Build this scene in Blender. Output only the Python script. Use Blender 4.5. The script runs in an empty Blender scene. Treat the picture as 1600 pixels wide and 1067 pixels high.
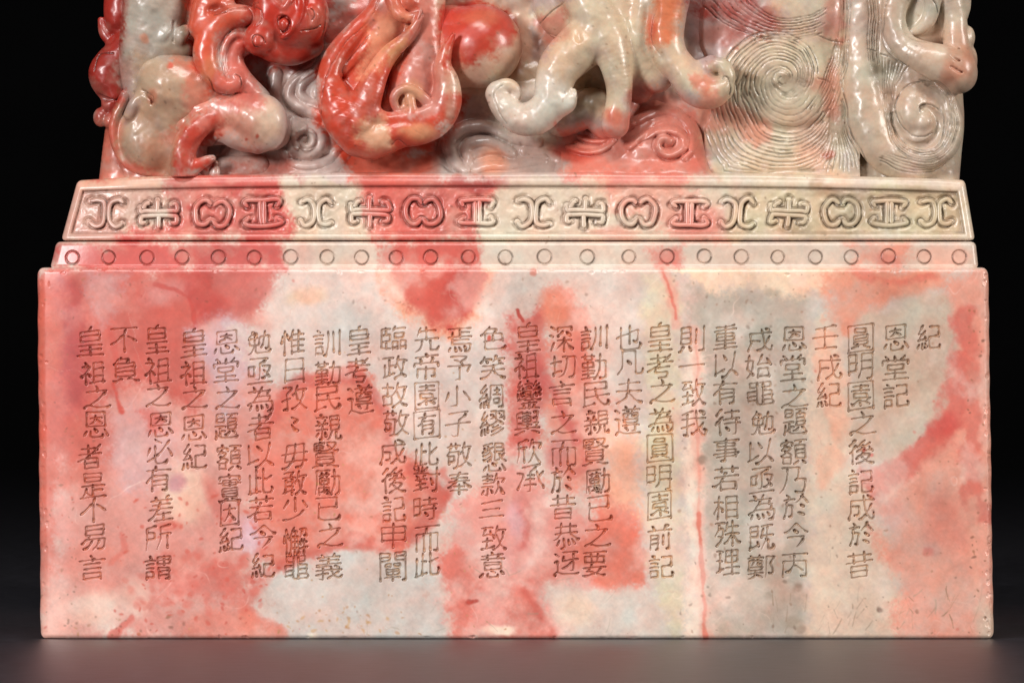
import bpy, math, json
import numpy as np
import openvdb as vdb

# ------------------------------------------------------------------ camera, lamps, exposure
sc = bpy.context.scene
COL = sc.collection
PX = 1e-4                                   # one modelling unit is a tenth of a millimetre

cam_d = bpy.data.cameras.new('camera'); cam = bpy.data.objects.new('camera', cam_d); COL.objects.link(cam)
CAM_DIST = 1.2
cam.location = (0, -CAM_DIST, (998 - 533.5) * PX); cam.rotation_euler = (math.pi / 2, 0, 0)
cam_d.sensor_width = 36; cam_d.lens = 36 * CAM_DIST / (1600 * PX)
cam_d.clip_start = 0.05; cam_d.clip_end = 20
sc.camera = cam

w = bpy.data.worlds.new('World'); sc.world = w; w.use_nodes = True
w.node_tree.nodes['Background'].inputs[0].default_value = (0.9, 0.95, 1, 1)
w.node_tree.nodes['Background'].inputs[1].default_value = 0.005

def softbox(name, loc, target, sx, sy, power, color):
    l = bpy.data.lights.new(name, 'AREA'); l.shape = 'RECTANGLE'; l.size = sx; l.size_y = sy
    l.energy = power; l.color = color
    o = bpy.data.objects.new(name, l); COL.objects.link(o); o.location = loc
    d = np.array(target) - np.array(loc)
    from mathutils import Vector
    o.rotation_euler = Vector(d).to_track_quat('-Z', 'Y').to_euler()
    return o
softbox('softbox_left', (-0.52, -0.66, 0.30), (-0.01, 0, 0.045), 0.14, 0.19, 5.4, (1, .955, .945))
softbox('softbox_right', (0.66, -0.30, 0.26), (0.01, 0, 0.045), 0.16, 0.24, 2.9, (1, .945, .88))
softbox('softbox_overhead', (-0.04, -0.40, 0.62), (0, 0, 0.05), 0.36, 0.14, 2.5, (1, .97, .94))
sc.view_settings.view_transform = 'Standard'; sc.view_settings.look = 'None'
sc.view_settings.exposure = 0.0; sc.view_settings.gamma = 1.0
sc.view_settings.use_curve_mapping = False

# ------------------------------------------------------------------ small numeric helpers
rng = np.random.default_rng(7)
def lin(c):
    c = np.asarray(c, float) / 255
    return np.where(c <= .04045, c / 12.92, ((c + .055) / 1.055) ** 2.4)
def sstep(a, b, x):
    t = np.clip((x - a) / (b - a), 0, 1); return t * t * (3 - 2 * t)
def bil(img, x, y):
    h, w_ = img.shape[:2]
    x = np.clip(x, 0, w_ - 1.001); y = np.clip(y, 0, h - 1.001)
    i = x.astype(np.int32); j = y.astype(np.int32)
    fx = x - i; fy = y - j
    if img.ndim == 3: fx = fx[:, None]; fy = fy[:, None]
    return (img[j, i] * (1 - fx) + img[j, i + 1] * fx) * (1 - fy) + (img[j + 1, i] * (1 - fx) + img[j + 1, i + 1] * fx) * fy
def noise2(h, w_, scale, seed):
    r = np.random.default_rng(seed)
    gh, gw = int(h / scale) + 4, int(w_ / scale) + 4
    g = r.standard_normal((gh, gw))
    def up(a, n, ax):
        t = np.arange(n) / scale + 1; i = t.astype(int); f = t - i
        wts = [(-.5*f+f*f-.5*f**3), (1-2.5*f*f+1.5*f**3), (.5*f+2*f*f-1.5*f**3), (-.5*f*f+.5*f**3)]
        sh = [1, 1]; sh[ax] = n
        return sum(np.take(a, i - 1 + k, axis=ax) * wts[k].reshape(sh) for k in range(4))
    return up(up(g, h, 0), w_, 1)
def fbm2(h, w_, scale, seed, octs=4, gain=.5):
    a = np.zeros((h, w_)); amp = 1
    for k in range(octs):
        if scale < 1.2: break
        a += amp * noise2(h, w_, scale, seed * 31 + k); amp *= gain; scale /= 2
    return a
def spline(P, n=6):
    P = np.asarray(P, float)
    if len(P) < 3: n_ = n * 2; t = np.linspace(0, 1, n_)[:, None]; return P[0] * (1 - t) + P[-1] * t
    Q = np.vstack([2 * P[0] - P[1], P, 2 * P[-1] - P[-2]]); out = []
    for i in range(1, len(Q) - 2):
        t = np.arange(n)[:, None] / n
        a, b, c, d = Q[i - 1], Q[i], Q[i + 1], Q[i + 2]
        out.append(.5 * (2 * b + (c - a) * t + (2 * a - 5 * b + 4 * c - d) * t * t + (3 * b - a - 3 * c + d) * t ** 3))
    out.append(P[-1:]); return np.vstack(out)

# ------------------------------------------------------------------ stone veining plus some painted shade: a colour field over (X, Y)
FX0, FY0, FW, FH = 30, -160, 1550, 1170
gy, gx = np.mgrid[0:FH, 0:FW].astype(np.float32); gx += FX0; gy += FY0
WX = fbm2(FH, FW, 60, 1, 3) * 3.2 + fbm2(FH, FW, 9, 3, 3) * .8
WY = fbm2(FH, FW, 60, 2, 3) * 3.2 + fbm2(FH, FW, 9, 4, 3) * .8
field = np.zeros((FH, FW, 3), np.float32); field[:] = lin((203, 189, 177))
grain = fbm2(FH, FW, 22, 9, 5, .6); grain /= grain.std()
cloud = fbm2(FH, FW, 70, 11, 5, .62); cloud /= cloud.std()
granule = fbm2(FH, FW, 3.2, 12, 2, .7); granule /= granule.std()
def seg_d(px, py, a, b):
    dx, dy = b[0] - a[0], b[1] - a[1]; L = dx * dx + dy * dy + 1e-9
    t = np.clip(((px - a[0]) * dx + (py - a[1]) * dy) / L, 0, 1)
    return np.hypot(px - a[0] - t * dx, py - a[1] - t * dy)
def window(pts, m):
    x0 = int(max(0, min(p[0] for p in pts) - m - FX0)); x1 = int(min(FW, max(p[0] for p in pts) + m - FX0 + 1))
    y0 = int(max(0, min(p[1] for p in pts) - m - FY0)); y1 = int(min(FH, max(p[1] for p in pts) + m - FY0 + 1))
    return slice(y0, y1), slice(x0, x1)
def lay(s, mask, color):
    m = mask[..., None]; field[s] = field[s] * (1 - m) + lin(color) * m
def P(pts, color, soft=10, alpha=1.0, warp=1.0, mottle=.12):
    soft = soft * (1.2 if min(p[1] for p in pts) > 405 else 1.45); s = window(pts, soft * 2 + 30)
    px = gx[s] + WX[s] * warp; py = gy[s] + WY[s] * warp
    d = np.full(px.shape, 1e9); ins = np.zeros(px.shape, bool); n = len(pts)
    for i in range(n):
        a, b = pts[i], pts[(i + 1) % n]
        d = np.minimum(d, seg_d(px, py, a, b))
        c = (a[1] > py) != (b[1] > py)
        ins ^= c & (px < (b[0] - a[0]) * (py - a[1]) / (b[1] - a[1] + 1e-9) + a[0])
    sd = np.where(ins, d, -d) + grain[s] * soft * .24 + cloud[s] * soft * .14
    m = sstep(-soft, soft, sd); m = np.clip(m + granule[s] * .16 * np.sin(np.pi * m), 0, 1)          # stains end in fine granules
    lay(s, np.clip(m * alpha * (1 + mottle * grain[s] + .7 * mottle * cloud[s]), 0, 1), color)
def B(x, y, rx, ry, color, alpha=.8, rot=0):
    m = max(rx, ry) * 1.6
    s = window([(x - m, y - m), (x + m, y + m)], 14)
    px = gx[s] + WX[s] - x; py = gy[s] + WY[s] - y
    c, q = math.cos(math.radians(rot)), math.sin(math.radians(rot))
    r = np.hypot((px * c + py * q) / rx, (-px * q + py * c) / ry) + grain[s] * .06
    lay(s, np.clip(sstep(1.35, .45, r) * alpha, 0, 1), color)
def L(pts, width, color, alpha=.8, soft=None, warp=.7):
    soft = soft or width * .6
    pts = spline(pts, 5)
    s = window(pts, width + soft + 25)
    px = gx[s] + WX[s] * warp; py = gy[s] + WY[s] * warp
    d = np.full(px.shape, 1e9)
    for a, b in zip(pts[:-1], pts[1:]): d = np.minimum(d, seg_d(px, py, a, b))
    d = d + grain[s] * soft * .26
    lay(s, np.clip(sstep(width / 2 + soft / 2, width / 2 - soft / 2, d) * alpha, 0, 1), color)
# --- base block
P([(40,415),(450,415),(440,600),(420,1010),(40,1010)], (214,154,142), 40, 1, .6, .04)
P([(40,415),(440,415),(430,440),(415,478),(385,495),(345,505),(318,515),(305,560),(325,600),(300,640),(250,610),(205,600),(165,625),(140,655),(40,720)], (207,102,90), 14, .95, .7, .06)
P([(95,440),(128,440),(135,560),(130,640),(104,660),(95,560)], (184,76,78), 12, .7)
P([(40,420),(80,420),(84,860),(74,960),(40,960)], (212,104,84), 8, .75)
P([(130,425),(198,425),(192,460),(172,500),(152,540),(138,480)], (192,152,150), 14, .65)
P([(290,415),(440,415),(430,447),(412,480),(372,500),(318,510),(300,470)], (199,76,69), 8, .8)
B(262,455,42,22,(214,146,140),.55,-20)
L([(245,440),(280,452),(297,468),(303,486),(308,512)],7,(200,66,58),.7)
P([(300,520),(360,498),(430,515),(425,560),(375,600),(352,645),(330,625),(312,570)], (196,174,176), 14, .85)
P([(445,420),(590,420),(605,460),(640,500),(700,522),(760,515),(800,430),(800,600),(690,690),(640,660),(600,605),(560,572),(440,592),(395,560),(365,520),(418,490)], (205,192,182), 15, .95)
B(360,560,30,60,(200,178,178),.5)
P([(170,640),(240,620),(290,680),(255,745),(200,765),(170,720)], (205,170,168), 20, .7)
P([(85,640),(165,640),(170,700),(110,725),(85,700)], (209,108,94), 16, .75)
P([(210,640),(240,630),(262,650),(255,675),(228,680)], (214,96,82), 8, .7)
L([(176,598),(182,622),(187,642)],8,(214,74,58),.85)
L([(170,515),(178,545),(182,570)],9,(206,84,74),.5)
L([(188,830),(190,860),(176,880)],7,(222,100,84),.45)
P([(75,735),(175,728),(165,770),(85,775)], (214,118,100), 14, .55)
P([(80,850),(160,852),(190,880),(150,905),(85,900)], (218,132,114), 14, .5)
B(290,770,40,52,(229,196,172),.75); B(350,700,24,30,(226,180,164),.6)
B(398,832,36,28,(205,178,188),.85); B(278,752,15,16,(192,128,138),.75); B(330,560,12,30,(190,160,170),.4)
B(262,822,22,10,(222,96,72),.6); B(340,780,14,40,(218,112,98),.6,-30); B(300,880,40,20,(222,128,110),.5)
P([(40,905),(110,900),(120,1010),(40,1010)], (222,182,166), 18, .6)
B(150,955,48,34,(221,202,186),.85); B(215,935,28,30,(222,192,176),.6)
P([(235,880),(300,885),(360,882),(402,900),(395,925),(330,940),(265,930)], (220,116,102), 12, .65)
P([(300,955),(440,962),(455,1010),(280,1010)], (221,136,118), 12, .6); B(300,915,30,14,(214,88,74),.5)
L([(205,965),(188,982),(170,999)],9,(214,96,82),.7)
P([(393,690),(420,655),(445,602),(470,582),(505,592),(540,580),(565,578),(590,625),(612,660),(606,690),(650,715),(680,755),(698,762),(698,800),(665,828),(625,853),(590,862),(540,857),(500,866),(470,876),(440,892),(408,870),(395,800),(400,740)], (227,130,110), 10, .96)
L([(412,670),(452,600),(490,592),(545,580),(582,618),(608,655),(603,692)],22,(208,88,76),.7)
L([(640,735),(690,768),(672,815),(612,848),(540,850),(480,870),(440,885)],20,(208,90,76),.65)
B(560,730,56,60,(233,152,132),.7); B(430,740,26,60,(232,150,134),.5); L([(690,735),(702,752),(700,778)],16,(214,84,66),.6)
P([(400,945),(428,905),(470,872),(520,857),(580,862),(640,882),(680,902),(690,950),(705,1010),(466,1010),(440,975),(408,962)], (199,193,184), 6, .97, .6)
P([(415,975),(440,985),(455,1010),(390,1010),(380,960)], (222,138,118), 8, .7)
P([(582,410),(768,410),(765,452),(746,495),(708,524),(668,520),(630,494),(600,455)], (234,166,134), 12, .9, .7)
P([(600,410),(754,410),(752,450),(735,488),(704,511),(674,510),(642,484),(615,450)], (213,92,78), 9, .95, .7)
B(722,450,30,34,(199,64,56),.8); B(650,440,22,26,(222,128,112),.5)
B(478,462,26,20,(232,190,150),.55)
P([(690,880),(705,800),(760,740),(800,690),(832,760),(900,800),(1000,800),(998,905),(950,925),(885,915),(850,900),(890,1010),(700,1010),(694,940)], (226,160,148), 18, .92)
P([(688,868),(720,860),(758,900),(738,960),(712,1010),(700,1010),(700,940)], (220,120,104), 10, .7)
P([(800,905),(832,928),(858,958),(884,1010),(772,1010),(795,955)], (223,126,110), 9, .75)
L([(818,925),(845,955),(868,992)],12,(214,92,76),.6)
P([(797,500),(850,485),(862,560),(852,640),(842,700),(800,695),(795,600)], (215,104,92), 12, .85)
P([(850,455),(895,455),(916,510),(920,570),(955,640),(962,700),(925,780),(868,750),(850,650),(866,580)], (226,144,124), 14, .88)
B(868,482,26,32,(234,138,106),.75); B(838,590,24,34,(199,78,74),.75); B(905,560,14,40,(214,104,92),.5)
L([(858,595),(882,648),(905,692)],16,(212,94,88),.7); B(876,712,20,30,(204,120,116),.6); L([(905,660),(915,720),(895,740)],12,(216,104,92),.5)
P([(948,755),(998,785),(1006,920),(960,930),(922,900),(898,880),(918,830)], (229,130,108), 10, .92)
P([(938,640),(1000,680),(1006,800),(950,785)], (237,184,154), 14, .85)
L([(812,775),(822,825),(810,880)],20,(212,112,104),.5); L([(815,800),(821,825),(815,850)],8,(204,84,78),.6); B(803,812,15,28,(214,170,174),.7); B(800,870,30,30,(214,150,148),.4)
B(840,900,40,14,(220,120,106),.6); B(885,870,30,24,(222,132,116),.6)
P([(862,908),(940,928),(1012,930),(1095,900),(1100,1010),(892,1010)], (206,200,188), 12, .95)
B(900,955,34,30,(226,200,174),.7)
P([(1004,425),(1062,430),(1068,1010),(1012,905),(1006,700)], (210,199,170), 12, .75)
B(1035,690,20,60,(206,196,158),.5)
P([(1072,540),(1098,540),(1101,830),(1096,1000),(1072,1000)], (231,216,197), 7, .9, .5)
P([(1070,450),(1268,445),(1276,560),(1264,1000),(1110,1000),(1101,800),(1103,560)], (180,173,158), 12, .92)
P([(1035,412),(1390,412),(1340,448),(1280,463),(1100,450)], (233,208,179), 12, .9)
L([(1034,418),(1047,446),(1054,478),(1062,512)],14,(230,160,142),.5); L([(1034,418),(1047,446),(1054,478),(1060,500)],4,(222,118,100),.7)
L([(1086,520),(1091,640),(1093,760),(1094,860),(1100,930),(1106,999)],16,(233,182,162),.55); L([(1093,805),(1094,860),(1100,920),(1106,999)],6,(224,118,96),.8); L([(1087,540),(1092,700),(1093,800)],4,(228,160,140),.5)
P([(1262,500),(1325,465),(1335,700),(1400,830),(1425,1010),(1262,1010)], (217,200,178), 16, .92)
L([(1290,540),(1304,660),(1296,740)],34,(236,184,154),.65)
P([(1285,428),(1350,422),(1490,422),(1475,450),(1400,470),(1352,500),(1322,530),(1290,505)], (227,154,127), 12, .85)
L([(1335,424),(1400,438),(1460,430)],16,(223,112,92),.7)
P([(1482,430),(1570,415),(1570,1010),(1400,1010),(1402,930),(1372,850),(1368,760),(1440,700),(1480,640),(1490,560)], (225,163,142), 16, .88)
P([(1325,540),(1350,500),(1400,470),(1470,452),(1492,500),(1488,580),(1475,640),(1440,690),(1400,720),(1360,732),(1330,700)], (199,182,162), 10, .95)
L([(1508,500),(1500,590),(1474,672),(1424,718),(1368,756)],36,(213,100,86),.8); B(1474,668,26,20,(199,74,68),.75,-40)
L([(1528,640),(1515,740),(1532,800)],36,(213,104,88),.75); B(1525,560,20,70,(216,122,104),.6)
L([(1538,430),(1540,700)],14,(232,182,162),.6); L([(1520,780),(1526,930)],14,(232,172,148),.5)
B(1480,820,40,60,(218,136,118),.6); B(1385,800,30,30,(218,182,174),.4); B(1448,860,8,8,(214,84,62),.8); B(1453,858,14,12,(196,150,140),.5)
B(1545,975,26,36,(206,192,172),.85); B(1415,590,40,60,(197,180,158),.5)
# dark clouds in the grey zone, chips and dots
for x,y,rx,ry,c,a in [(1118,565,16,10,(178,166,152),.5),(1150,640,26,30,(176,166,152),.45),(1180,620,20,14,(150,140,128),.5),(1195,530,10,20,(150,142,126),.5),(1215,455,14,8,(160,150,132),.6),(1200,480,40,20,(180,172,158),.4),(1160,710,20,24,(170,160,146),.5),(1180,775,22,16,(150,142,130),.5),(1235,715,18,20,(180,168,150),.5),(1247,915,12,8,(140,122,104),.7),(1196,930,9,7,(130,120,104),.6),(1240,968,18,10,(160,146,126),.55),(1140,820,18,40,(182,172,156),.4),(1215,860,24,24,(178,168,150),.45),(1098,716,7,9,(140,128,112),.8),(1120,888,12,5,(150,136,124),.6),(1130,980,30,10,(178,168,150),.3),(1255,980,10,6,(150,134,116),.6),(1150,505,30,26,(214,204,190),.5),(1195,585,18,12,(222,214,200),.5),(1160,930,40,30,(212,202,186),.5),(1225,800,20,20,(210,200,184),.4)]:
    B(x,y,rx,ry,c,a)
B(738,940,10,5,(190,52,34),.9,-15); B(745,938,6,4,(176,44,28),.9)
L([(809,485),(813,494),(819,502)],5,(186,48,32),.9,2); B(770,526,4,4,(214,70,44),.9)
B(783,985,22,9,(240,218,196),.95); B(490,995,11,6,(236,226,206),.9)
B(1346,705,4,4,(206,60,40),.9); B(1364,713,4,4,(214,64,46),.9); B(1374,956,5,6,(92,60,36),.85)
B(833,425,6,6,(206,104,80),.7); B(838,413,5,6,(206,104,80),.7)
# --- bead tier
P([(60,376),(1550,376),(1550,419),(60,419)], (211,198,180), 3, 1, .1)
P([(60,376),(441,376),(445,419),(60,419)], (197,90,84), 7, .95, .6)
P([(586,376),(748,376),(750,419),(590,419)], (208,92,80), 7, .95, .6)
B(470,398,26,20,(214,170,156),.5)
P([(1004,388),(1072,382),(1064,419),(1028,419)], (214,118,104), 7, .8, .8)
P([(1318,376),(1425,376),(1405,419),(1335,419)], (226,152,128), 12, .8); B(1385,405,24,10,(204,120,104),.6); B(1475,400,50,20,(229,172,148),.7); B(1215,395,40,14,(216,200,178),.5)
# --- frieze tier
P([(60,262),(1560,262),(1560,376),(60,376)], (213,200,176), 3, 1, .1)
P([(85,270),(262,270),(258,330),(195,350),(190,376),(85,376)], (199,158,142), 10, .9)
P([(110,278),(250,268),(250,294),(110,296)], (219,182,154), 5, .8); L([(95,370),(108,300),(118,285)],16,(222,180,162),.6)
P([(250,262),(432,262),(446,330),(452,376),(190,376),(205,352),(262,335)], (202,92,84), 9, .92, .7)
B(205,374,25,5,(180,64,60),.8); L([(255,275),(300,277),(420,277)],7,(206,84,72),.6)
P([(554,262),(800,262),(772,300),(745,330),(740,376),(578,376),(572,330)], (210,104,92), 8, .92, .7)
B(742,284,42,12,(160,44,44),.8); B(690,310,60,14,(190,84,80),.55); B(610,284,60,12,(204,84,72),.6); B(580,340,12,34,(222,150,134),.5)
P([(930,262),(1062,262),(1086,300),(1132,376),(1082,376),(1000,342),(960,330)], (227,164,144), 14, .72); B(1095,345,46,32,(219,128,112),.7); B(960,366,40,10,(222,140,122),.5)
P([(1140,295),(1500,295),(1500,364),(1140,364)], (199,187,152), 10, .75)
for x,y,rx,ry,c,a in [(1280,286,14,12,(172,140,108),.6),(1330,302,70,9,(146,128,100),.55),(1240,356,26,9,(160,142,110),.6),(1355,330,40,24,(160,148,122),.5),(1450,302,40,8,(150,128,98),.5),(1300,366,60,6,(170,150,116),.5),(1470,330,20,30,(186,170,138),.5),(1150,340,14,30,(222,190,160),.5)]:
    B(x,y,rx,ry,c,a)
# --- carved knob
P([(100,-200),(1560,-200),(1560,272),(100,272)], (192,176,166), 3, 1, .1)
P([(120,-30),(200,-30),(196,50),(178,110),(192,150),(180,185),(140,200),(120,100)], (172,58,50), 9, .92)
P([(140,188),(192,186),(205,250),(260,275),(140,280)], (216,128,110), 8, .9); L([(186,155),(172,190),(176,228),(195,255),(247,268)],12,(214,112,98),.8)
P([(194,-200),(300,-200),(294,70),(245,112),(205,128),(190,92)], (190,181,164), 7, .95); B(195,110,14,20,(200,150,134),.5)
B(270,72,28,14,(150,130,104),.6); B(285,20,6,60,(130,116,90),.7); B(221,62,7,9,(222,150,120),.7)  # the tall narrow blob paints the crevice's shade beside the limb
P([(208,88),(300,88),(312,140),(292,192),(240,182),(206,150)], (208,184,154), 10, .95)
P([(262,88),(335,95),(332,165),(300,192),(292,140),(285,110)], (223,152,130), 12, .85); B(261,98,6,6,(226,84,56),.85); B(245,120,20,24,(204,190,162),.5)
P([(188,170),(240,150),(300,190),(270,225),(262,268),(225,262),(190,240)], (203,182,152), 12, .9); B(205,225,20,26,(188,164,142),.6); B(235,150,10,14,(214,110,84),.5)
P([(250,206),(300,178),(350,150),(385,160),(368,205),(300,222),(255,225)], (216,118,102), 10, .85); P([(215,222),(280,200),(280,262),(235,268)], (217,170,142), 12, .6)
P([(290,195),(335,175),(352,195),(330,220),(318,235),(330,262),(268,275),(266,240)], (208,84,70), 9, .92); B(318,192,14,12,(222,140,128),.6)
P([(355,150),(395,140),(430,160),(446,190),(425,228),(390,236),(355,215)], (226,168,146), 12, .9); B(420,192,30,44,(222,198,172),.9)
for x,y,r in [(397,214,3),(381,219,3),(346,208,3),(387,145,4),(304,213,2),(310,197,2)]: B(x,y,r,r,(196,70,50),.8)
P([(286,-40),(410,-40),(408,26),(352,48),(344,80),(352,120),(376,118),(374,150),(330,142),(298,90)], (227,108,84), 8, .95)
P([(345,55),(388,45),(386,80),(392,115),(420,155),(410,175),(350,160),(352,100)], (216,124,114), 9, .9); B(330,110,14,24,(226,150,110),.5); B(338,14,16,10,(150,60,46),.6)  # the last blob is shade painted into the scroll's top hollow
P([(376,-40),(512,-40),(508,40),(502,76),(474,104),(425,106),(385,82),(376,40)], (206,66,52), 9, .95)
B(400,58,18,16,(216,104,92),.8); B(430,74,20,10,(206,92,80),.6); B(442,38,10,12,(204,90,78),.6); B(490,30,14,24,(220,128,112),.7); B(460,30,20,30,(204,52,36),.5)
P([(424,112),(512,100),(500,190),(534,250),(565,275),(395,275),(398,240),(445,205)], (208,192,182), 8, .92); B(468,98,22,12,(172,70,60),.6); B(472,215,26,22,(208,192,178),.7)
P([(385,242),(452,240),(470,275),(350,275)], (190,96,84), 12, .7); B(335,262,8,10,(120,70,50),.6)  # the dull red patch is the shadow below the paw, painted in
P([(498,92),(545,45),(590,-60),(668,-60),(662,60),(682,120),(694,50),(718,40),(732,150),(704,222),(642,238),(592,256),(540,252),(490,170)], (216,86,64), 7, .96)
P([(510,30),(590,-20),(580,10),(540,50),(512,80)], (214,110,98), 9, .85)
P([(586,20),(622,0),(650,20),(612,72),(588,105),(562,120),(578,70)], (238,164,132), 9, .85); P([(612,-60),(660,-60),(650,10),(625,26),(606,0)], (222,128,108), 9, .8)
P([(604,72),(652,36),(642,70),(608,98)], (218,168,122), 6, .75); P([(632,90),(655,60),(675,120),(680,170),(610,175),(615,130)], (214,138,126), 9, .85)
P([(655,30),(697,50),(694,150),(660,176),(614,178),(628,100)], (214,148,136), 9, .85); P([(562,190),(596,182),(612,228),(580,242),(558,218)], (233,186,152), 9, .85); B(655,206,28,16,(231,172,132),.8); B(636,150,20,26,(222,164,124),.75); B(632,220,16,10,(196,70,58),.6)
B(700,90,9,40,(228,150,134),.55); P([(655,-80),(702,-80),(708,50),(692,66),(660,60)], (216,136,122), 8, .9); B(585,172,16,18,(200,120,112),.5)
P([(684,0),(830,-10),(830,145),(690,145)], (222,188,162), 5, .95, .3); P([(680,60),(700,60),(700,140),(676,120)], (222,140,120), 8, .6)
P([(694,14),(744,0),(796,12),(806,42),(800,70),(770,88),(728,106),(696,108),(690,60)], (209,80,64), 8, .95, .8); B(752,28,30,16,(226,138,112),.6); L([(698,40),(706,14),(728,4)],18,(196,66,60),.6); B(792,60,12,16,(198,60,48),.6)
P([(556,242),(676,238),(690,275),(556,275)], (222,122,104), 9, .9); B(684,236,10,24,(160,58,52),.7)
P([(690,200),(800,195),(880,225),(900,275),(690,275)], (202,186,174), 12, .9); B(768,248,20,26,(234,172,140),.75); B(700,170,12,20,(190,170,150),.5)
P([(828,24),(1000,-60),(1062,-80),(1072,60),(1105,150),(1000,128),(966,195),(900,165),(862,222),(768,192),(756,128),(850,90),(868,60)], (217,201,170), 9, .96)
P([(755,128),(800,140),(850,110),(905,150),(870,212),(800,215),(764,185)], (219,214,198), 10, .85); P([(836,34),(880,8),(884,50),(862,64)], (215,152,132), 6, .85); B(842,60,8,10,(160,110,90),.6)
B(900,52,26,22,(226,188,148),.5); B(962,182,15,18,(225,128,108),.85); B(920,135,26,14,(150,134,104),.6); B(905,168,12,22,(150,136,110),.7); B(930,160,14,16,(120,106,88),.5)  # the brown-grey blobs paint shade inside the arch between the legs
P([(1012,18),(1040,-50),(1068,0),(1066,52),(1048,72),(1022,76),(1012,50)], (238,146,106), 9, .9); B(1020,45,8,24,(222,92,66),.7)
P([(1082,120),(1152,95),(1154,168),(1090,174)], (225,152,128), 9, .85); B(1085,100,14,24,(226,190,160),.6); B(1112,98,12,8,(214,150,122),.6)
P([(868,190),(962,200),(1010,138),(1062,150),(1098,180),(1124,275),(890,275)], (223,142,128), 10, .94); B(995,150,16,20,(170,70,56),.7); B(892,236,38,16,(214,82,66),.75,20); B(940,212,24,14,(216,100,86),.6); B(1040,155,40,14,(218,170,156),.6); B(1090,245,24,24,(216,118,106),.5)
P([(1060,-160),(1220,-160),(1180,50),(1110,96),(1074,40)], (190,164,160), 9, .9)
P([(1118,100),(1180,50),(1335,40),(1335,275),(1110,275)], (209,194,164), 10, .95); P([(1085,-10),(1185,-20),(1240,40),(1160,60)], (176,66,58), 20, .75); B(1130,50,40,16,(190,120,110),.6); P([(1180,-60),(1335,-60),(1330,30),(1240,46),(1200,0)], (216,206,176), 12, .8)
L([(1112,180),(1150,180),(1190,210)],40,(230,164,140),.7); L([(1310,-20),(1316,40),(1298,110),(1300,160)],26,(218,142,122),.6,26); B(1270,210,30,50,(228,190,166),.6); B(1225,150,34,34,(205,196,170),.7); B(1300,240,10,8,(214,96,80),.6)
P([(1328,-160),(1540,-160),(1540,275),(1330,275)], (205,190,166), 7, .95); B(1345,30,16,40,(222,202,184),.6); B(1342,170,12,60,(198,184,158),.5); B(1430,30,40,30,(206,198,176),.6)
B(1500,86,26,52,(208,150,122),.55); B(1490,110,14,20,(204,134,108),.4); B(1512,70,8,30,(206,140,112),.4); B(1388,210,18,14,(188,170,140),.5); B(1380,105,20,10,(140,122,96),.6); B(1430,190,28,26,(212,198,174),.6)
# milky clouds, faint veins and hairline seams inside the stone
milk = fbm2(FH, FW, 90, 31, 6, .6); milk /= milk.std()
m_ = (sstep(.3, 1.9, milk) * .36 * sstep(400, 440, gy) * (.35 + .65 * sstep(380, 480, gx)))[..., None]; field = field * (1 - m_) + lin((238, 218, 204)) * m_
m_ = (sstep(.6, 2.0, -milk) * .14 * sstep(400, 440, gy) * sstep(430, 520, gx))[..., None]; field = field * (1 - m_) + lin((186, 170, 152)) * m_
vein = fbm2(FH, FW, 80, 33, 5, .5); vein /= vein.std()
m_ = (sstep(.045, .0, np.abs(vein)) * (.14 + .12 * cloud) * sstep(400, 440, gy)).clip(0, 1)[..., None]; field = field * (1 - m_) + lin((196, 150, 128)) * m_
vein = fbm2(FH, FW, 130, 35, 4, .5); vein /= vein.std()
m_ = (sstep(.03, .0, np.abs(vein - .4)) * (.12 + .12 * grain) * sstep(400, 440, gy)).clip(0, 1)[..., None]; field = field * (1 - m_) + lin((240, 226, 212)) * m_
# even, small-scale variation of the stone
v = fbm2(FH, FW, 60, 21, 6, .62); v /= v.std(); v2 = fbm2(FH, FW, 5, 22, 3, .8); v2 /= v2.std()
field *= (1 + .05 * v + .03 * v2)[..., None]
tint = fbm2(FH, FW, 34, 23, 5, .6); tint /= tint.std()
field[..., 0] *= 1 + .016 * tint; field[..., 1] *= 1 - .034 * tint; field[..., 2] *= 1 - .046 * tint
# specks: red flecks at the lower left, brown and gold ones all over, pits along the right edge
def speck(n, xr, yr, rr, cols, a):
    for _ in range(n):
        x, y, r = rng.uniform(*xr), rng.uniform(*yr), rng.uniform(*rr)
        B(x, y, r * rng.uniform(.7, 1.8), r, cols[rng.integers(len(cols))], a, rng.uniform(0, 180))
red = [(206,70,52),(214,84,62)]; brn = [(120,84,54),(150,104,66),(96,66,44)]; gold = [(196,160,104),(178,136,84)]
speck(90, (180,450), (760,995), (1.2,3.5), red, .6); speck(60, (200,420), (860,960), (3,9), [(220,104,88)], .35)
speck(60, (420,800), (540,990), (1,1.8), gold, .7); speck(40, (430,640), (950,990), (1.2,3), gold, .6)
speck(34, (1510,1552), (430,970), (1,2.4), brn, .7); speck(80, (1060,1280), (430,990), (1,3), brn, .45)
speck(60, (60,1540), (425,480), (1,2.2), brn, .4); speck(60, (60,120), (430,990), (1,2), brn+red, .5)
speck(50, (1280,1540), (700,990), (.9,2), brn, .5); speck(26, (100,300), (965,995), (1.2,3), gold+brn, .45)
speck(220, (150,1500), (-20,265), (1,2.2), brn, .45); speck(70, (100,1520), (268,415), (1,2), brn, .5)
speck(60, (60,1540), (430,995), (1,2.4), red+brn, .4)
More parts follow.
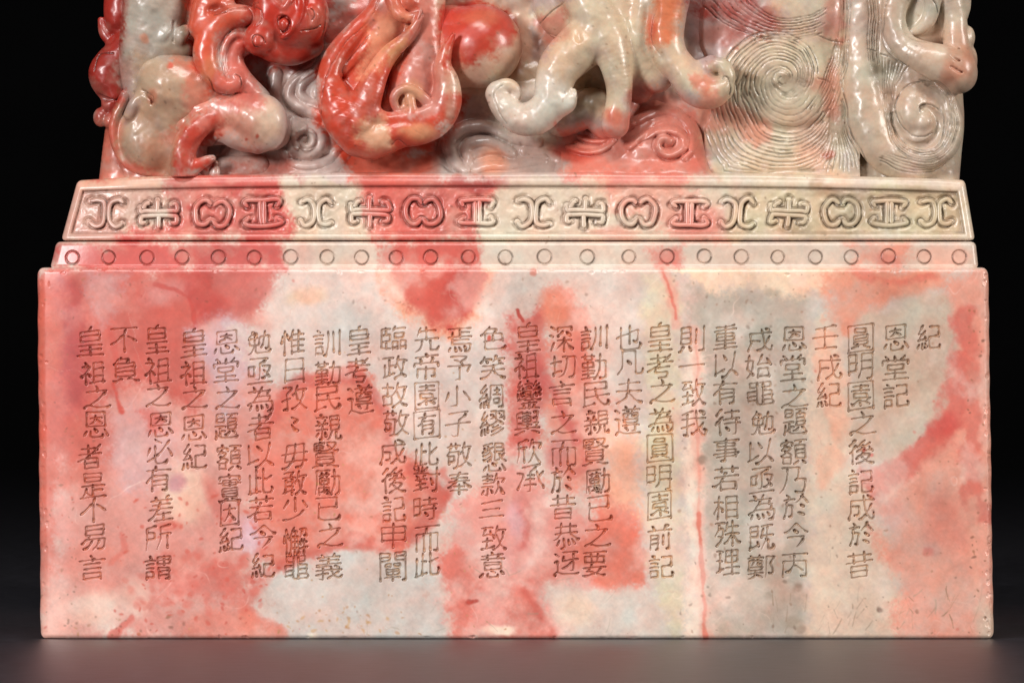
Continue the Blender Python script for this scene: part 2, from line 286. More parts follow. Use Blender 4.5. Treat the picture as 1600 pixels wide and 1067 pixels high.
# brush-stroke centre lines of the characters (x, y pairs on a 64 grid; -1 ends a stroke, -2 a character), in code point order
GLYPHS = [8,31,55,31,-2,13,13,51,13,-1,54,51,9,51,-1,16,32,46,32,-2,9,39,18,34,27,25,31,23,-1,38,26,54,38,-1,9,11,54,11,-1,35,
12,31,22,32,55,-2,45,44,34,34,30,32,-1,17,45,22,43,30,32,-1,11,55,11,24,52,24,51,54,50,55,43,55,-1,30,32,31,11,-1,9,11,
54,11,-2,8,54,14,46,18,36,20,23,20,11,-1,37,31,34,33,-1,37,31,51,32,50,46,48,54,38,54,34,52,-1,11,11,41,11,37,31,-2,30,
8,33,13,33,19,-1,56,52,52,54,31,54,23,51,20,49,19,48,-1,9,54,9,53,13,49,19,48,-1,19,48,34,36,44,26,46,23,47,19,-1,50,
19,11,19,-2,53,43,55,46,54,49,53,52,50,54,27,54,19,53,17,49,17,11,-1,33,43,33,8,-1,7,31,12,28,17,28,18,26,33,23,34,21,
50,18,49,37,46,40,41,39,-2,45,11,14,10,-1,45,11,44,14,35,20,34,22,-1,32,29,32,54,30,55,23,55,-1,34,22,22,18,-1,34,22,37,
25,38,28,-1,47,39,51,33,52,29,39,29,38,28,37,29,8,29,-2,13,47,49,47,-1,55,40,8,40,-1,9,12,54,12,-1,31,25,15,25,15,18,
48,19,48,25,31,25,-1,31,8,31,53,30,55,23,56,-1,49,49,49,32,13,32,-2,46,36,40,31,-1,46,36,50,30,51,23,38,22,-1,46,36,46,
38,-1,46,38,39,44,36,45,-1,46,38,48,39,51,44,-1,8,53,54,53,-1,24,46,29,46,31,45,32,18,42,13,43,10,-1,22,27,22,22,11,23,
11,40,22,39,22,27,-1,14,9,48,9,-2,56,26,53,26,44,20,32,9,15,23,10,26,7,26,-1,46,36,45,41,32,55,-1,28,23,36,29,-1,14,
35,49,35,-2,29,40,18,45,14,46,-1,34,23,28,14,-1,14,12,14,46,-1,43,42,47,24,49,10,-1,43,42,41,42,34,50,27,55,25,54,-1,43,
42,48,46,54,54,-1,12,49,14,46,-2,55,47,54,53,53,54,40,54,39,52,39,32,-1,9,55,15,52,20,48,22,41,23,32,-1,50,16,17,16,-1,
32,8,32,32,-1,54,32,9,32,-1,19,9,17,16,12,24,-2,9,54,13,49,17,41,19,30,19,11,43,11,43,52,44,54,53,54,55,51,56,45,-1,
29,29,35,35,-2,38,13,38,26,36,38,31,48,24,54,21,54,-1,14,44,19,43,26,40,-1,14,44,12,46,12,49,-1,14,44,14,10,-1,7,25,26,
21,-1,29,12,54,13,53,40,52,51,49,54,42,55,-2,39,41,39,14,-1,26,47,29,54,-1,11,20,28,20,-1,7,55,10,54,14,47,16,47,-1,53,
9,53,54,51,55,44,55,-1,28,31,11,31,-1,28,20,28,9,11,10,11,41,28,41,28,20,-2,44,55,49,55,51,54,51,24,-1,28,34,12,34,-1,
39,26,39,45,-1,28,43,12,43,-1,48,7,45,8,42,16,-1,16,7,18,8,21,12,21,16,-1,12,55,12,25,28,25,28,53,27,55,22,55,-1,54,
16,8,16,-2,24,36,24,50,26,54,52,54,54,53,55,49,56,49,-1,19,7,17,8,16,12,-1,16,12,25,12,23,21,-1,32,22,35,19,54,19,52,
43,50,46,46,46,44,45,-1,6,55,8,55,13,52,18,43,20,35,21,22,-1,43,8,41,30,39,37,36,43,-1,32,22,8,22,-1,16,12,11,18,10,
21,11,36,31,36,32,22,-2,33,55,33,53,-1,32,39,9,39,-1,20,24,10,24,9,33,30,33,30,24,20,24,-1,32,12,7,12,-1,36,21,55,21,
53,53,50,55,45,55,43,54,-1,9,45,30,45,-1,20,19,20,52,-1,43,8,42,33,40,41,37,50,35,52,33,53,-1,13,8,13,18,20,19,26,18,
26,8,-1,8,54,27,52,32,52,33,53,-2,7,54,10,35,10,9,35,9,-1,37,54,38,56,-1,35,54,34,41,14,41,14,56,-1,37,54,40,49,43,
40,44,26,44,8,-1,15,29,33,29,-1,46,55,51,55,53,51,54,21,38,21,-1,14,17,35,17,-1,24,49,24,24,-1,24,24,15,24,15,35,33,35,
33,24,24,24,-1,19,14,19,20,-1,29,14,29,20,-1,30,49,19,50,-1,29,45,31,51,-1,37,54,35,54,33,55,29,54,-2,45,46,33,33,30,32,
-1,10,53,53,53,-1,17,25,45,25,-1,10,55,10,9,53,10,53,55,-1,17,46,19,46,22,44,26,40,29,35,31,32,32,16,-2,42,40,24,40,-1,
24,33,42,33,-1,28,20,28,16,30,14,-1,53,53,10,53,-1,17,33,20,31,23,30,-1,24,26,42,27,42,45,41,47,37,47,-1,10,55,10,10,53,
10,53,55,-1,26,20,23,30,-1,23,30,24,47,-1,17,20,46,20,-2,48,38,45,38,-1,31,40,27,40,17,46,15,45,-1,10,53,53,53,-1,41,43,
45,38,-1,43,36,45,38,-1,44,17,19,17,-1,31,48,31,37,-1,31,15,31,23,-1,53,55,53,10,10,10,10,55,-1,16,24,46,24,-1,31,40,41,
43,46,46,-1,43,36,42,29,20,29,20,36,30,36,31,37,32,36,43,36,-2,20,37,43,37,-1,20,32,43,32,-1,37,42,37,44,-1,47,48,44,48,
37,44,-1,53,53,10,53,-1,26,42,26,44,-1,33,16,23,16,22,21,40,22,40,16,33,16,-1,10,55,10,10,53,10,53,55,-1,43,37,43,27,42,
26,20,27,20,42,42,42,43,40,43,37,-1,29,44,17,47,-2,31,8,31,16,-1,13,8,15,8,18,13,-1,18,16,18,13,-1,31,35,18,34,18,25,
45,25,45,34,31,35,-1,18,13,20,14,-1,42,14,44,13,-1,45,16,44,13,-1,48,8,44,13,-1,31,35,31,54,-1,14,43,50,43,-1,9,54,54,
54,-1,9,25,9,16,54,16,54,25,-2,55,31,8,31,-1,31,13,31,53,-1,12,54,51,54,-1,12,15,30,13,47,9,51,10,-2,9,55,22,48,27,
42,29,36,31,35,-1,31,35,33,37,37,43,42,49,49,53,54,54,55,54,-1,13,16,51,16,-1,31,35,31,8,-1,54,32,32,32,32,33,30,32,9,
32,-2,42,27,43,32,48,37,54,40,57,39,-1,30,12,29,19,-1,22,28,21,31,18,34,12,39,8,40,-1,33,7,31,9,31,12,-1,27,20,25,27,
-1,32,55,32,33,-1,21,38,42,38,-1,13,47,50,47,-1,9,27,54,27,-1,51,12,12,12,-1,14,19,49,19,-2,53,26,31,27,-1,40,8,32,23,
31,27,-1,24,49,20,45,18,44,-1,9,54,13,50,18,44,-1,18,42,21,33,23,19,-1,18,42,18,44,-1,31,53,52,53,-1,8,19,23,19,-1,52,
55,52,36,32,36,31,55,-1,15,8,9,35,18,42,-1,55,29,48,16,-2,55,33,8,33,-1,46,12,45,15,32,24,31,54,22,55,19,54,-1,14,11,
49,11,-2,26,54,29,54,32,53,43,44,-1,43,41,40,38,35,24,34,22,-1,43,41,44,40,48,31,51,18,-1,43,41,43,44,-1,57,54,54,54,53,
54,43,44,-1,29,29,29,27,31,24,34,22,-1,11,55,15,55,17,54,17,25,18,23,24,15,25,11,9,11,-1,36,18,55,18,-1,38,8,34,22,-1,
24,33,8,37,-2,48,43,16,43,-1,54,55,52,56,38,51,37,48,-1,48,38,16,38,-1,32,12,31,9,29,7,-1,25,52,25,48,-1,32,18,31,28,
-1,48,38,47,48,16,48,16,34,17,33,47,33,48,34,48,38,-1,55,23,8,23,-1,10,17,10,12,32,12,53,12,53,17,-1,46,23,45,18,18,18,
17,28,45,28,46,23,-1,8,55,11,56,24,52,28,52,-2,13,24,16,27,15,32,-1,16,14,12,14,9,9,-1,33,9,31,10,28,15,24,15,-1,38,
32,42,40,41,42,-1,29,23,27,24,25,32,-1,50,8,49,54,47,55,42,55,-1,16,7,16,20,-1,29,41,11,41,-1,24,7,24,20,-1,20,51,20,
32,-1,55,23,36,23,33,20,8,20,-1,10,32,31,32,-1,8,53,33,49,-2,32,9,31,54,26,55,22,55,20,54,-1,55,44,55,43,54,38,46,22,
-1,9,42,13,33,16,22,-2,49,37,47,37,41,44,32,49,20,53,9,55,-1,46,17,54,31,-1,31,38,31,8,-1,18,16,17,17,10,30,8,32,-2,
22,39,24,33,-1,22,39,21,40,16,46,9,51,-1,37,41,37,53,-1,41,14,43,9,46,7,-1,22,14,20,8,-1,49,23,14,23,-1,22,39,25,41,
50,41,-1,18,53,54,53,-1,11,15,52,15,-1,30,15,30,22,28,24,26,32,-1,54,32,9,32,-2,14,30,48,30,-1,14,21,14,49,15,52,22,54,
50,53,53,51,54,44,-1,10,11,48,11,48,33,-2,21,25,22,20,20,18,21,13,-1,32,13,31,8,-1,41,51,46,51,47,50,47,36,16,36,15,50,
-1,31,31,31,55,-1,53,32,53,25,10,25,9,32,-1,52,13,11,13,-1,43,13,43,18,40,25,-2,7,36,8,34,12,30,15,29,-1,20,7,18,8,
9,18,-1,34,49,29,42,-1,48,26,47,54,46,55,40,55,-1,53,14,27,14,-1,40,8,40,26,-1,24,26,55,26,-1,25,36,55,36,-1,19,21,16,
25,15,29,16,55,-2,41,48,48,40,48,37,33,36,-1,41,48,38,48,-1,41,48,42,50,49,54,54,55,57,54,-1,9,32,11,30,14,29,-1,28,19,
28,16,38,8,-1,28,19,25,19,25,20,-1,36,22,34,19,-1,30,39,38,48,-1,48,22,50,27,-1,23,55,32,52,38,48,-1,54,32,53,28,50,27,
-1,20,7,18,8,14,12,9,17,-1,50,27,36,29,28,28,24,29,24,31,-1,49,13,41,19,28,19,-1,37,19,37,21,30,26,28,28,-1,15,55,14,
28,16,24,19,19,21,19,-1,35,29,33,36,31,37,30,39,27,39,23,43,22,43,-2,49,12,44,20,35,32,27,39,23,40,-1,23,44,19,45,8,51,
-1,8,40,13,25,-1,48,27,53,36,55,42,-1,35,16,24,8,23,9,-1,23,21,23,49,24,54,27,55,43,54,45,52,46,46,-2,14,42,9,52,-1,
22,42,22,52,24,54,41,54,43,53,44,49,-1,54,51,47,41,-1,41,28,30,21,-1,30,39,35,45,-1,47,34,14,34,14,9,49,9,49,34,47,34,
-1,42,19,21,19,-1,20,29,22,29,28,25,30,21,31,14,-2,12,49,14,48,19,40,-1,28,35,28,54,26,55,21,55,-1,38,49,36,40,-1,50,49,
43,38,-1,9,26,54,26,-1,51,14,12,14,-1,57,38,54,39,52,37,43,30,42,26,40,25,40,8,-1,7,39,9,39,14,36,20,30,21,26,22,26,
22,7,-2,5,31,7,29,9,18,-1,23,26,25,24,28,22,-1,19,15,21,22,-1,14,55,14,8,-1,54,17,30,17,-1,29,52,55,52,-1,29,40,53,
40,-1,29,29,53,29,-1,42,8,44,13,43,18,43,52,-1,29,55,29,23,28,22,32,8,-2,42,11,42,15,41,20,-1,47,45,53,52,-1,16,33,47,
33,-1,35,47,29,43,-1,9,54,14,47,-1,22,20,21,15,22,11,-1,29,43,29,40,-1,32,11,31,7,29,6,-1,22,47,22,53,24,55,39,55,42,
54,42,51,-1,47,33,47,40,16,40,16,26,47,26,47,33,-1,9,20,54,20,-1,51,11,12,11,-2,20,17,19,18,20,17,-1,9,54,14,46,-1,34,
16,51,16,-1,11,15,13,19,-1,21,16,22,17,21,17,-1,43,35,34,37,-1,49,44,55,53,-1,26,8,23,8,9,12,-1,20,45,20,53,23,54,43,
54,45,53,46,50,-1,7,22,9,23,13,22,20,19,21,17,-1,26,29,11,36,9,35,-1,28,42,30,42,35,47,-1,54,27,47,32,-1,23,23,13,28,
10,29,8,29,-1,34,23,51,22,50,9,35,9,34,37,-1,56,38,54,38,48,34,47,32,44,29,43,23,-1,20,17,22,18,29,14,-1,21,16,20,17,
-1,19,39,24,38,26,32,25,25,23,23,22,20,19,13,-2,13,15,16,16,18,25,20,26,-1,9,18,7,30,-1,46,10,44,18,41,23,-1,41,10,54,
10,54,20,53,22,50,22,-1,23,32,37,32,-1,13,7,13,56,-1,43,33,54,33,-1,37,43,23,43,-1,41,44,56,44,-1,49,55,49,28,-1,23,22,
37,22,37,54,35,55,-1,26,12,34,12,30,22,30,54,-1,41,38,43,34,43,28,-1,28,6,26,12,21,19,23,22,23,43,20,54,20,56,-2,51,12,
45,8,43,8,-1,41,41,44,39,51,26,-1,26,54,29,54,39,46,41,45,-1,55,45,56,47,55,52,54,54,52,55,46,53,41,45,-1,13,34,30,34,
-1,9,57,8,54,11,48,13,38,13,18,54,18,-1,41,45,41,41,38,29,36,8,-2,13,29,27,29,26,46,24,47,19,47,-1,28,54,31,54,39,46,
41,45,-1,51,17,51,12,44,8,42,8,-1,41,41,45,38,51,26,-1,55,17,13,17,12,42,10,50,8,54,9,55,-1,54,43,55,46,54,52,54,54,
51,55,47,54,41,45,41,41,40,39,37,28,36,8,-2,51,32,46,39,42,42,-1,42,45,39,46,30,53,29,52,-1,45,9,51,14,52,17,-1,20,11,
20,53,19,55,13,55,-1,9,24,54,24,-1,10,13,30,9,-1,32,35,27,37,20,37,20,38,8,41,-1,54,44,56,47,55,50,54,54,53,55,49,55,
47,54,42,45,38,29,37,8,-2,49,55,49,27,-1,11,34,26,34,26,21,11,21,-1,55,27,36,27,-1,54,9,52,9,36,13,36,33,34,43,29,54,
-1,8,55,11,37,11,13,27,9,28,10,-2,46,30,48,29,54,23,-1,9,22,20,22,19,29,15,38,9,50,-1,24,34,39,34,-1,21,43,42,43,-1,
25,26,38,26,-1,24,55,32,54,32,21,33,19,42,14,43,10,-1,17,10,49,10,-1,55,51,55,48,51,44,47,37,43,20,-2,10,49,10,24,-1,10,
49,8,49,7,51,-1,31,56,32,54,44,45,-1,44,45,44,41,-1,44,45,54,54,-1,32,32,32,29,-1,20,28,28,28,32,29,-1,51,18,49,30,46,
40,44,41,-1,44,41,42,40,37,26,36,25,-1,32,29,33,26,36,25,-1,20,11,20,46,-1,8,11,30,11,-1,37,18,55,18,-1,39,8,36,25,-1,
10,49,30,44,-2,55,54,50,52,43,45,-1,27,54,29,54,32,53,43,45,-1,43,41,40,38,36,26,35,24,-1,43,41,45,40,48,33,50,26,51,18,
-1,43,41,43,45,-1,35,24,32,26,30,30,26,33,-1,10,49,26,49,26,33,-1,8,18,28,18,-1,18,8,18,33,-1,36,18,55,18,-1,10,53,10,
33,26,33,-1,38,8,35,24,-2,44,42,43,41,39,27,37,26,-1,44,42,47,40,49,32,51,19,-1,44,42,44,46,-1,37,26,33,30,33,34,-1,34,
55,39,52,44,46,-1,28,9,26,10,-1,11,10,26,10,-1,25,20,26,10,-1,27,38,13,38,-1,44,46,52,53,55,54,-1,27,29,13,29,-1,13,48,
13,20,-1,55,19,39,18,-1,27,55,27,20,-1,8,20,32,20,-1,7,50,13,48,32,45,-1,37,26,41,8,-2,11,44,21,44,21,32,11,32,-1,20,
55,25,55,27,53,-1,27,53,33,54,44,45,-1,30,29,33,29,-1,55,54,51,52,44,45,-1,44,45,44,41,-1,37,26,33,29,-1,37,26,38,27,41,
38,44,41,-1,44,41,46,40,49,32,51,18,-1,32,13,8,13,-1,25,17,25,8,-1,27,53,30,24,13,24,-1,55,18,39,18,-1,13,24,13,19,15,
17,15,8,-1,41,8,37,26,-1,13,24,11,24,9,30,9,31,11,32,11,47,-2,15,7,18,11,18,17,-1,18,54,21,54,23,51,25,29,14,28,-1,
55,25,49,20,44,13,42,12,-1,46,35,40,30,-1,36,46,48,53,-1,8,17,27,17,-1,14,17,12,42,8,55,-1,44,7,43,8,42,12,37,18,31,
25,-2,25,45,16,49,11,50,-1,42,36,45,37,46,54,54,54,56,51,55,46,-1,25,21,11,21,-1,33,30,55,30,-1,33,11,54,11,-1,31,55,37,
46,42,35,44,25,44,11,-1,23,39,27,48,-1,9,54,11,51,11,11,25,11,25,31,11,31,-1,36,18,32,32,-2,48,51,15,51,-1,48,31,15,31,
-1,48,54,48,11,15,11,15,54,-2,10,26,24,26,-1,34,23,54,23,-1,54,37,33,37,-1,10,46,10,11,24,11,24,40,10,41,-1,27,52,32,44,
33,37,34,10,54,10,54,52,52,55,45,55,-2,20,36,22,28,-1,28,37,27,40,23,46,16,52,12,54,-1,16,19,48,19,-1,28,55,29,55,35,49,
39,42,40,37,-1,22,28,48,28,48,10,16,10,16,28,22,28,-1,8,43,9,43,16,37,19,36,51,37,50,50,48,55,41,56,38,54,-2,46,54,17,
54,-1,46,44,17,44,-1,41,26,41,8,-1,55,26,9,26,-1,22,26,22,8,-1,17,54,17,34,46,34,46,54,-1,52,14,12,14,-2,9,54,17,45,
-1,48,17,14,17,-1,51,42,32,42,-1,17,45,18,38,-1,32,53,32,32,-1,48,17,48,9,14,9,15,25,48,25,48,17,-1,9,32,54,32,-1,17,
45,19,46,23,50,28,53,42,54,55,54,-2,22,27,9,27,-1,36,48,32,43,-1,41,25,41,8,-1,55,35,27,35,-1,39,54,41,55,46,55,48,54,
49,25,-1,29,14,53,14,-1,9,49,9,11,22,11,22,44,9,44,-1,56,25,27,25,-2,20,44,48,44,-1,20,35,48,35,-1,9,36,16,29,19,28,
-1,25,14,27,8,-1,19,28,20,55,-1,20,25,48,26,47,54,46,55,39,55,-1,23,15,19,28,-1,54,15,9,15,-2,43,37,43,24,-1,43,37,42,
38,37,49,31,55,-1,43,37,45,38,49,47,55,55,-1,22,54,22,25,-1,37,16,55,16,53,27,-1,8,55,8,53,11,40,11,13,26,8,29,9,-1,
11,24,28,24,-1,40,7,39,8,37,16,32,27,-2,34,54,38,49,42,40,43,38,-1,52,29,54,22,54,18,37,18,-1,43,26,43,38,-1,15,55,18,
55,19,54,19,37,-1,11,43,8,50,6,52,-1,55,54,50,49,46,40,43,38,-1,27,43,30,48,29,50,-1,10,29,28,29,33,28,-1,7,37,31,37,
-1,30,13,8,13,-1,19,8,19,21,-1,29,21,9,21,-1,39,8,37,18,33,28,-2,53,21,43,27,38,28,-1,12,53,12,19,-1,23,25,31,25,-1,
23,51,23,8,-1,38,8,38,47,39,52,42,54,54,53,56,48,56,45,54,42,-1,8,54,31,50,32,49,-2,14,34,20,37,-1,42,55,42,36,41,35,
-1,43,33,40,32,28,32,-1,32,18,53,18,-1,55,32,45,32,41,34,41,35,38,37,32,45,26,50,-1,8,10,26,10,-1,33,10,32,18,29,25,24,
25,-1,8,36,7,34,14,21,15,10,-1,14,21,23,21,24,25,22,34,20,37,18,45,14,50,9,54,-1,57,49,55,49,53,48,45,36,42,33,42,8,
-2,26,43,24,47,19,52,14,55,9,54,-1,54,27,8,27,-1,28,43,32,26,33,10,-1,13,43,18,10,49,10,48,40,45,52,42,55,35,55,33,54,
-1,13,43,53,43,-2,10,55,12,54,-1,28,49,28,50,25,51,12,54,-1,12,36,52,36,-1,12,23,48,23,48,10,12,10,12,54,-1,31,23,32,35,
34,36,35,41,39,49,45,54,51,54,53,49,52,45,-2,53,16,53,10,24,10,24,17,-1,44,19,52,27,-1,24,27,26,26,33,18,34,18,-1,53,35,
42,35,40,36,-1,17,14,17,12,11,9,-1,15,28,9,24,6,25,-1,56,51,54,51,49,48,40,36,-1,16,38,9,53,10,55,-1,37,36,38,37,38,
55,-1,23,35,35,35,37,36,40,36,-1,38,29,38,36,35,38,27,48,21,51,-2,44,27,45,17,-1,49,27,48,37,-1,26,27,29,17,-1,26,27,23,
28,18,37,-1,18,37,9,43,-1,35,52,35,50,33,44,-1,45,17,47,16,-1,18,8,21,12,21,17,-1,31,17,34,8,-1,16,45,12,54,-1,25,45,
26,53,-1,44,49,44,47,42,43,-1,26,27,49,27,-1,18,37,53,37,53,46,51,54,48,56,43,56,-1,45,17,10,17,-2,49,18,32,18,-1,50,33,
18,33,-1,35,54,33,53,31,47,-1,43,50,41,46,-1,10,54,13,48,-1,22,47,23,54,-1,10,10,53,10,-1,32,10,32,26,-1,54,26,8,26,-1,
42,54,44,56,48,56,51,54,53,41,17,41,18,28,18,17,-2,28,42,54,42,-1,8,11,21,11,-1,56,54,23,54,-1,41,10,41,54,-1,15,11,15,
46,-1,9,28,20,28,-1,53,21,28,21,-1,41,32,28,32,28,10,53,10,53,31,41,32,-1,7,49,14,47,15,46,22,44,-2,12,27,51,27,-1,12,
40,51,40,-1,31,8,31,55,-1,51,43,51,15,12,15,12,43,-2,14,21,49,21,-1,34,6,31,8,30,12,-1,32,37,32,54,-1,15,45,49,45,-1,
9,54,54,54,-1,30,12,48,12,49,29,15,29,15,12,30,12,-1,12,37,51,37,-2,32,24,54,24,-1,16,28,14,30,7,43,7,45,-1,25,40,25,
36,21,31,16,28,-1,54,38,32,38,-1,54,52,32,52,-1,8,20,25,20,-1,32,55,32,11,54,11,54,55,-1,17,55,17,30,16,28,17,8,-2,8,
17,23,17,22,21,18,27,16,32,-1,15,8,18,13,-1,7,39,7,37,13,33,16,32,-1,25,39,25,37,20,32,16,32,-1,32,39,51,39,-1,32,24,
51,24,-1,16,32,17,55,-1,56,54,25,54,-1,51,54,50,10,32,11,32,54,-2,45,20,43,14,-1,31,38,32,27,-1,34,38,36,44,43,50,52,55,
55,54,-1,15,7,14,13,-1,9,20,14,13,-1,31,38,29,39,26,45,21,50,11,54,8,54,-1,21,20,20,14,-1,54,13,36,13,-1,29,13,14,13,
-1,51,25,48,24,32,27,13,28,-1,55,38,9,38,-1,39,7,37,7,36,13,31,20,-2,20,7,18,8,10,20,10,24,-1,11,36,12,32,16,27,17,
24,-1,7,54,9,52,10,44,-1,24,42,26,50,-1,18,53,17,44,-1,26,50,25,51,-1,26,50,28,51,-1,55,48,54,52,52,54,36,54,33,52,33,
29,52,29,-1,17,24,15,25,17,24,-1,10,24,17,24,-1,52,32,52,11,32,10,-1,23,17,20,22,17,24,-1,23,29,26,37,-1,9,37,11,36,24,
34,-2,22,48,20,42,-1,7,54,9,44,-1,16,24,10,24,11,22,-1,25,56,25,54,26,50,29,38,29,10,54,10,54,53,53,55,47,55,-1,9,23,
10,20,17,8,19,7,-1,9,23,11,22,-1,11,22,11,22,11,22,-1,15,54,16,50,15,44,-1,41,29,41,15,-1,34,29,48,29,-1,36,20,47,20,
-1,35,49,35,37,47,37,47,47,35,47,-1,23,38,21,30,21,28,-1,22,17,11,32,10,36,-1,22,35,9,36,8,37,7,39,-2,10,36,8,37,7,
39,-1,10,36,21,35,-1,28,14,32,16,-1,28,56,42,52,53,45,-1,16,54,15,43,-1,44,24,54,20,-1,8,54,9,44,-1,47,40,42,44,30,49,
-1,42,36,37,40,32,41,-1,44,14,48,16,-1,28,24,35,20,38,20,-1,16,24,9,23,16,8,-1,42,28,29,36,25,36,-1,20,42,22,50,-1,43,
9,54,9,54,26,-1,22,38,20,29,-1,55,36,46,32,38,25,38,9,28,9,-1,10,36,11,32,21,17,-2,51,34,45,31,43,32,-1,22,13,20,8,
-1,43,8,41,13,-1,8,48,31,45,-1,31,26,31,14,-1,14,20,49,20,-1,20,32,20,54,19,56,13,56,-1,29,55,41,50,51,43,-1,55,39,8,
39,-1,55,27,8,27,-1,9,33,21,32,27,31,31,32,-1,53,13,10,13,-1,56,51,55,54,53,55,50,55,46,54,41,49,38,43,38,40,37,38,36,
32,-2,24,34,23,43,46,43,45,49,42,54,30,55,-1,24,34,23,33,21,34,9,39,-1,49,33,27,33,26,32,-1,24,34,22,35,24,34,-1,45,17,
42,14,14,14,-1,29,8,29,24,-1,51,10,41,20,40,23,-1,54,24,9,24,-1,24,34,32,27,32,25,-2,20,54,48,54,-1,48,44,20,44,-1,31,
26,29,29,25,32,24,34,-1,20,54,20,36,-1,24,34,25,35,47,35,48,54,-1,44,17,42,14,13,14,-1,28,8,28,25,-1,24,34,16,36,9,39,
6,39,-1,52,9,40,21,38,25,-1,54,26,8,26,-2,29,22,31,11,-1,25,54,25,23,-1,38,54,38,23,-1,9,10,55,10,-1,45,55,50,55,52,
54,52,23,29,22,11,23,11,55,-2,55,52,46,52,-1,18,23,18,10,-1,18,52,18,37,-1,33,13,35,8,-1,33,13,32,14,30,17,-1,33,13,54,
13,-1,39,52,31,52,-1,35,26,35,21,51,21,51,31,35,31,35,26,-1,9,23,25,23,25,37,9,37,-1,25,52,9,51,9,11,26,10,-1,55,55,
55,38,46,38,46,55,-1,40,54,40,38,31,38,30,56,-2,30,26,26,24,-1,44,45,44,41,-1,44,45,42,46,34,53,32,54,30,54,-1,44,45,46,
46,53,53,54,54,57,54,-1,24,18,26,24,-1,10,25,15,14,16,11,-1,10,25,26,24,-1,32,32,32,28,30,26,-1,44,41,42,40,37,26,36,25,
-1,44,41,45,40,49,32,51,18,-1,36,25,32,28,30,26,-1,29,37,9,37,-1,8,11,29,11,-1,19,50,19,31,-1,37,18,55,18,-1,7,53,8,
52,29,49,31,47,-1,39,8,36,25,-2,14,22,15,19,20,13,23,12,-1,14,22,9,25,-1,24,8,23,12,-1,32,37,32,23,-1,34,23,35,20,38,
16,38,12,23,12,-1,50,37,15,37,-1,14,22,15,24,15,49,17,54,20,54,49,54,54,52,55,47,-1,50,39,49,23,15,23,14,22,-2,27,26,29,
20,31,20,-1,50,53,20,53,-1,19,40,16,41,9,46,5,46,-1,21,18,21,8,-1,42,18,42,8,-1,9,13,54,13,-1,21,38,49,38,50,55,-1,
19,40,20,55,-1,54,27,8,27,-1,25,27,24,31,19,40,-2,22,38,19,46,-1,37,49,43,42,43,38,-1,37,49,30,50,-1,37,49,37,51,50,55,
53,54,-1,7,54,10,55,21,54,28,52,30,50,-1,38,10,38,29,-1,38,29,12,29,12,18,51,18,51,29,38,29,-1,54,9,9,9,-1,55,38,8,
38,-1,25,37,26,29,25,29,25,10,-1,30,50,28,48,19,46,14,47,-2,12,42,10,46,8,49,-1,35,19,53,19,-1,19,13,18,8,16,7,-1,28,
47,26,42,-1,23,26,26,17,-1,35,29,53,29,-1,56,49,56,54,55,54,47,54,47,38,-1,13,26,14,22,12,18,-1,38,38,38,44,36,50,31,54,
28,54,-1,8,36,29,36,-1,9,13,28,13,-1,19,26,19,52,18,54,15,54,-1,38,38,35,38,35,10,52,10,53,37,38,38,-1,29,26,7,26,-2,
47,53,16,53,-1,29,7,30,7,33,13,-1,16,32,47,32,-1,16,24,47,24,-1,36,13,33,13,-1,33,16,33,13,-1,8,16,55,16,-1,16,55,16,
42,47,42,47,55,-2,9,32,22,32,-1,25,55,27,55,28,54,32,43,33,28,33,9,-1,14,8,17,12,-1,7,17,24,17,-1,54,9,54,55,-1,9,
24,22,24,-1,43,50,43,11,-1,9,52,22,52,22,39,10,39,9,55,-2,26,16,7,16,-1,54,44,55,46,55,49,54,53,52,54,36,54,34,52,33,
30,52,29,-1,25,32,9,32,-1,17,11,16,8,14,7,-1,23,24,10,24,-1,52,32,52,11,33,11,-1,10,53,24,53,24,40,10,40,10,55,-2,24,
17,7,17,-1,22,32,9,32,-1,52,39,32,39,-1,52,47,32,47,-1,17,12,14,8,-1,22,24,9,24,-1,42,9,42,25,-1,30,17,54,17,-1,30,
17,30,9,54,9,54,25,30,25,30,17,-1,46,55,51,55,52,53,52,32,32,32,32,55,-1,9,52,22,52,22,39,10,39,9,55,-2,55,55,52,55,
40,50,37,51,-1,23,8,22,11,-1,22,11,37,11,37,15,34,20,-1,15,37,49,37,-1,15,29,49,29,-1,8,54,11,55,23,50,26,50,-1,22,11,
19,12,14,19,15,45,49,46,48,20,34,20,15,20,14,20,9,21,-2,48,41,15,41,-1,57,24,53,25,48,23,45,20,-1,43,20,37,13,-1,43,20,
45,20,-1,36,52,40,51,51,55,57,55,-1,35,9,52,9,51,14,45,20,-1,21,19,21,24,-1,8,55,11,55,23,51,26,51,-1,21,13,21,9,-1,
48,35,15,35,-1,48,35,48,48,15,47,15,30,16,29,47,29,48,30,48,35,-1,43,20,36,24,11,24,11,9,30,9,-1,11,14,21,13,28,14,28,
18,27,19,11,19,-2,51,21,44,21,-1,25,49,22,49,11,55,8,54,-1,54,54,40,48,-1,44,32,51,32,-1,12,21,18,21,-1,39,12,23,12,-1,
40,35,22,35,19,32,13,32,-1,39,23,24,23,-1,55,43,8,43,-1,31,8,31,43,-1,44,10,51,10,50,43,-1,22,9,19,9,12,11,13,43,-1,
31,17,24,18,24,29,39,29,39,18,31,17,-2,17,16,10,11,9,11,-1,24,43,34,37,41,32,44,27,-1,15,49,15,27,8,27,-1,15,49,13,49,
8,54,8,56,-1,15,49,24,53,29,54,52,54,56,53,-1,55,26,47,26,-1,47,10,47,26,-1,26,26,27,17,-1,40,47,45,47,47,46,47,28,46,
27,-1,25,10,54,10,-1,24,27,43,26,46,27,-2,31,12,31,9,30,7,28,6,-1,47,7,45,12,-1,24,29,52,29,-1,33,47,29,43,-1,27,43,
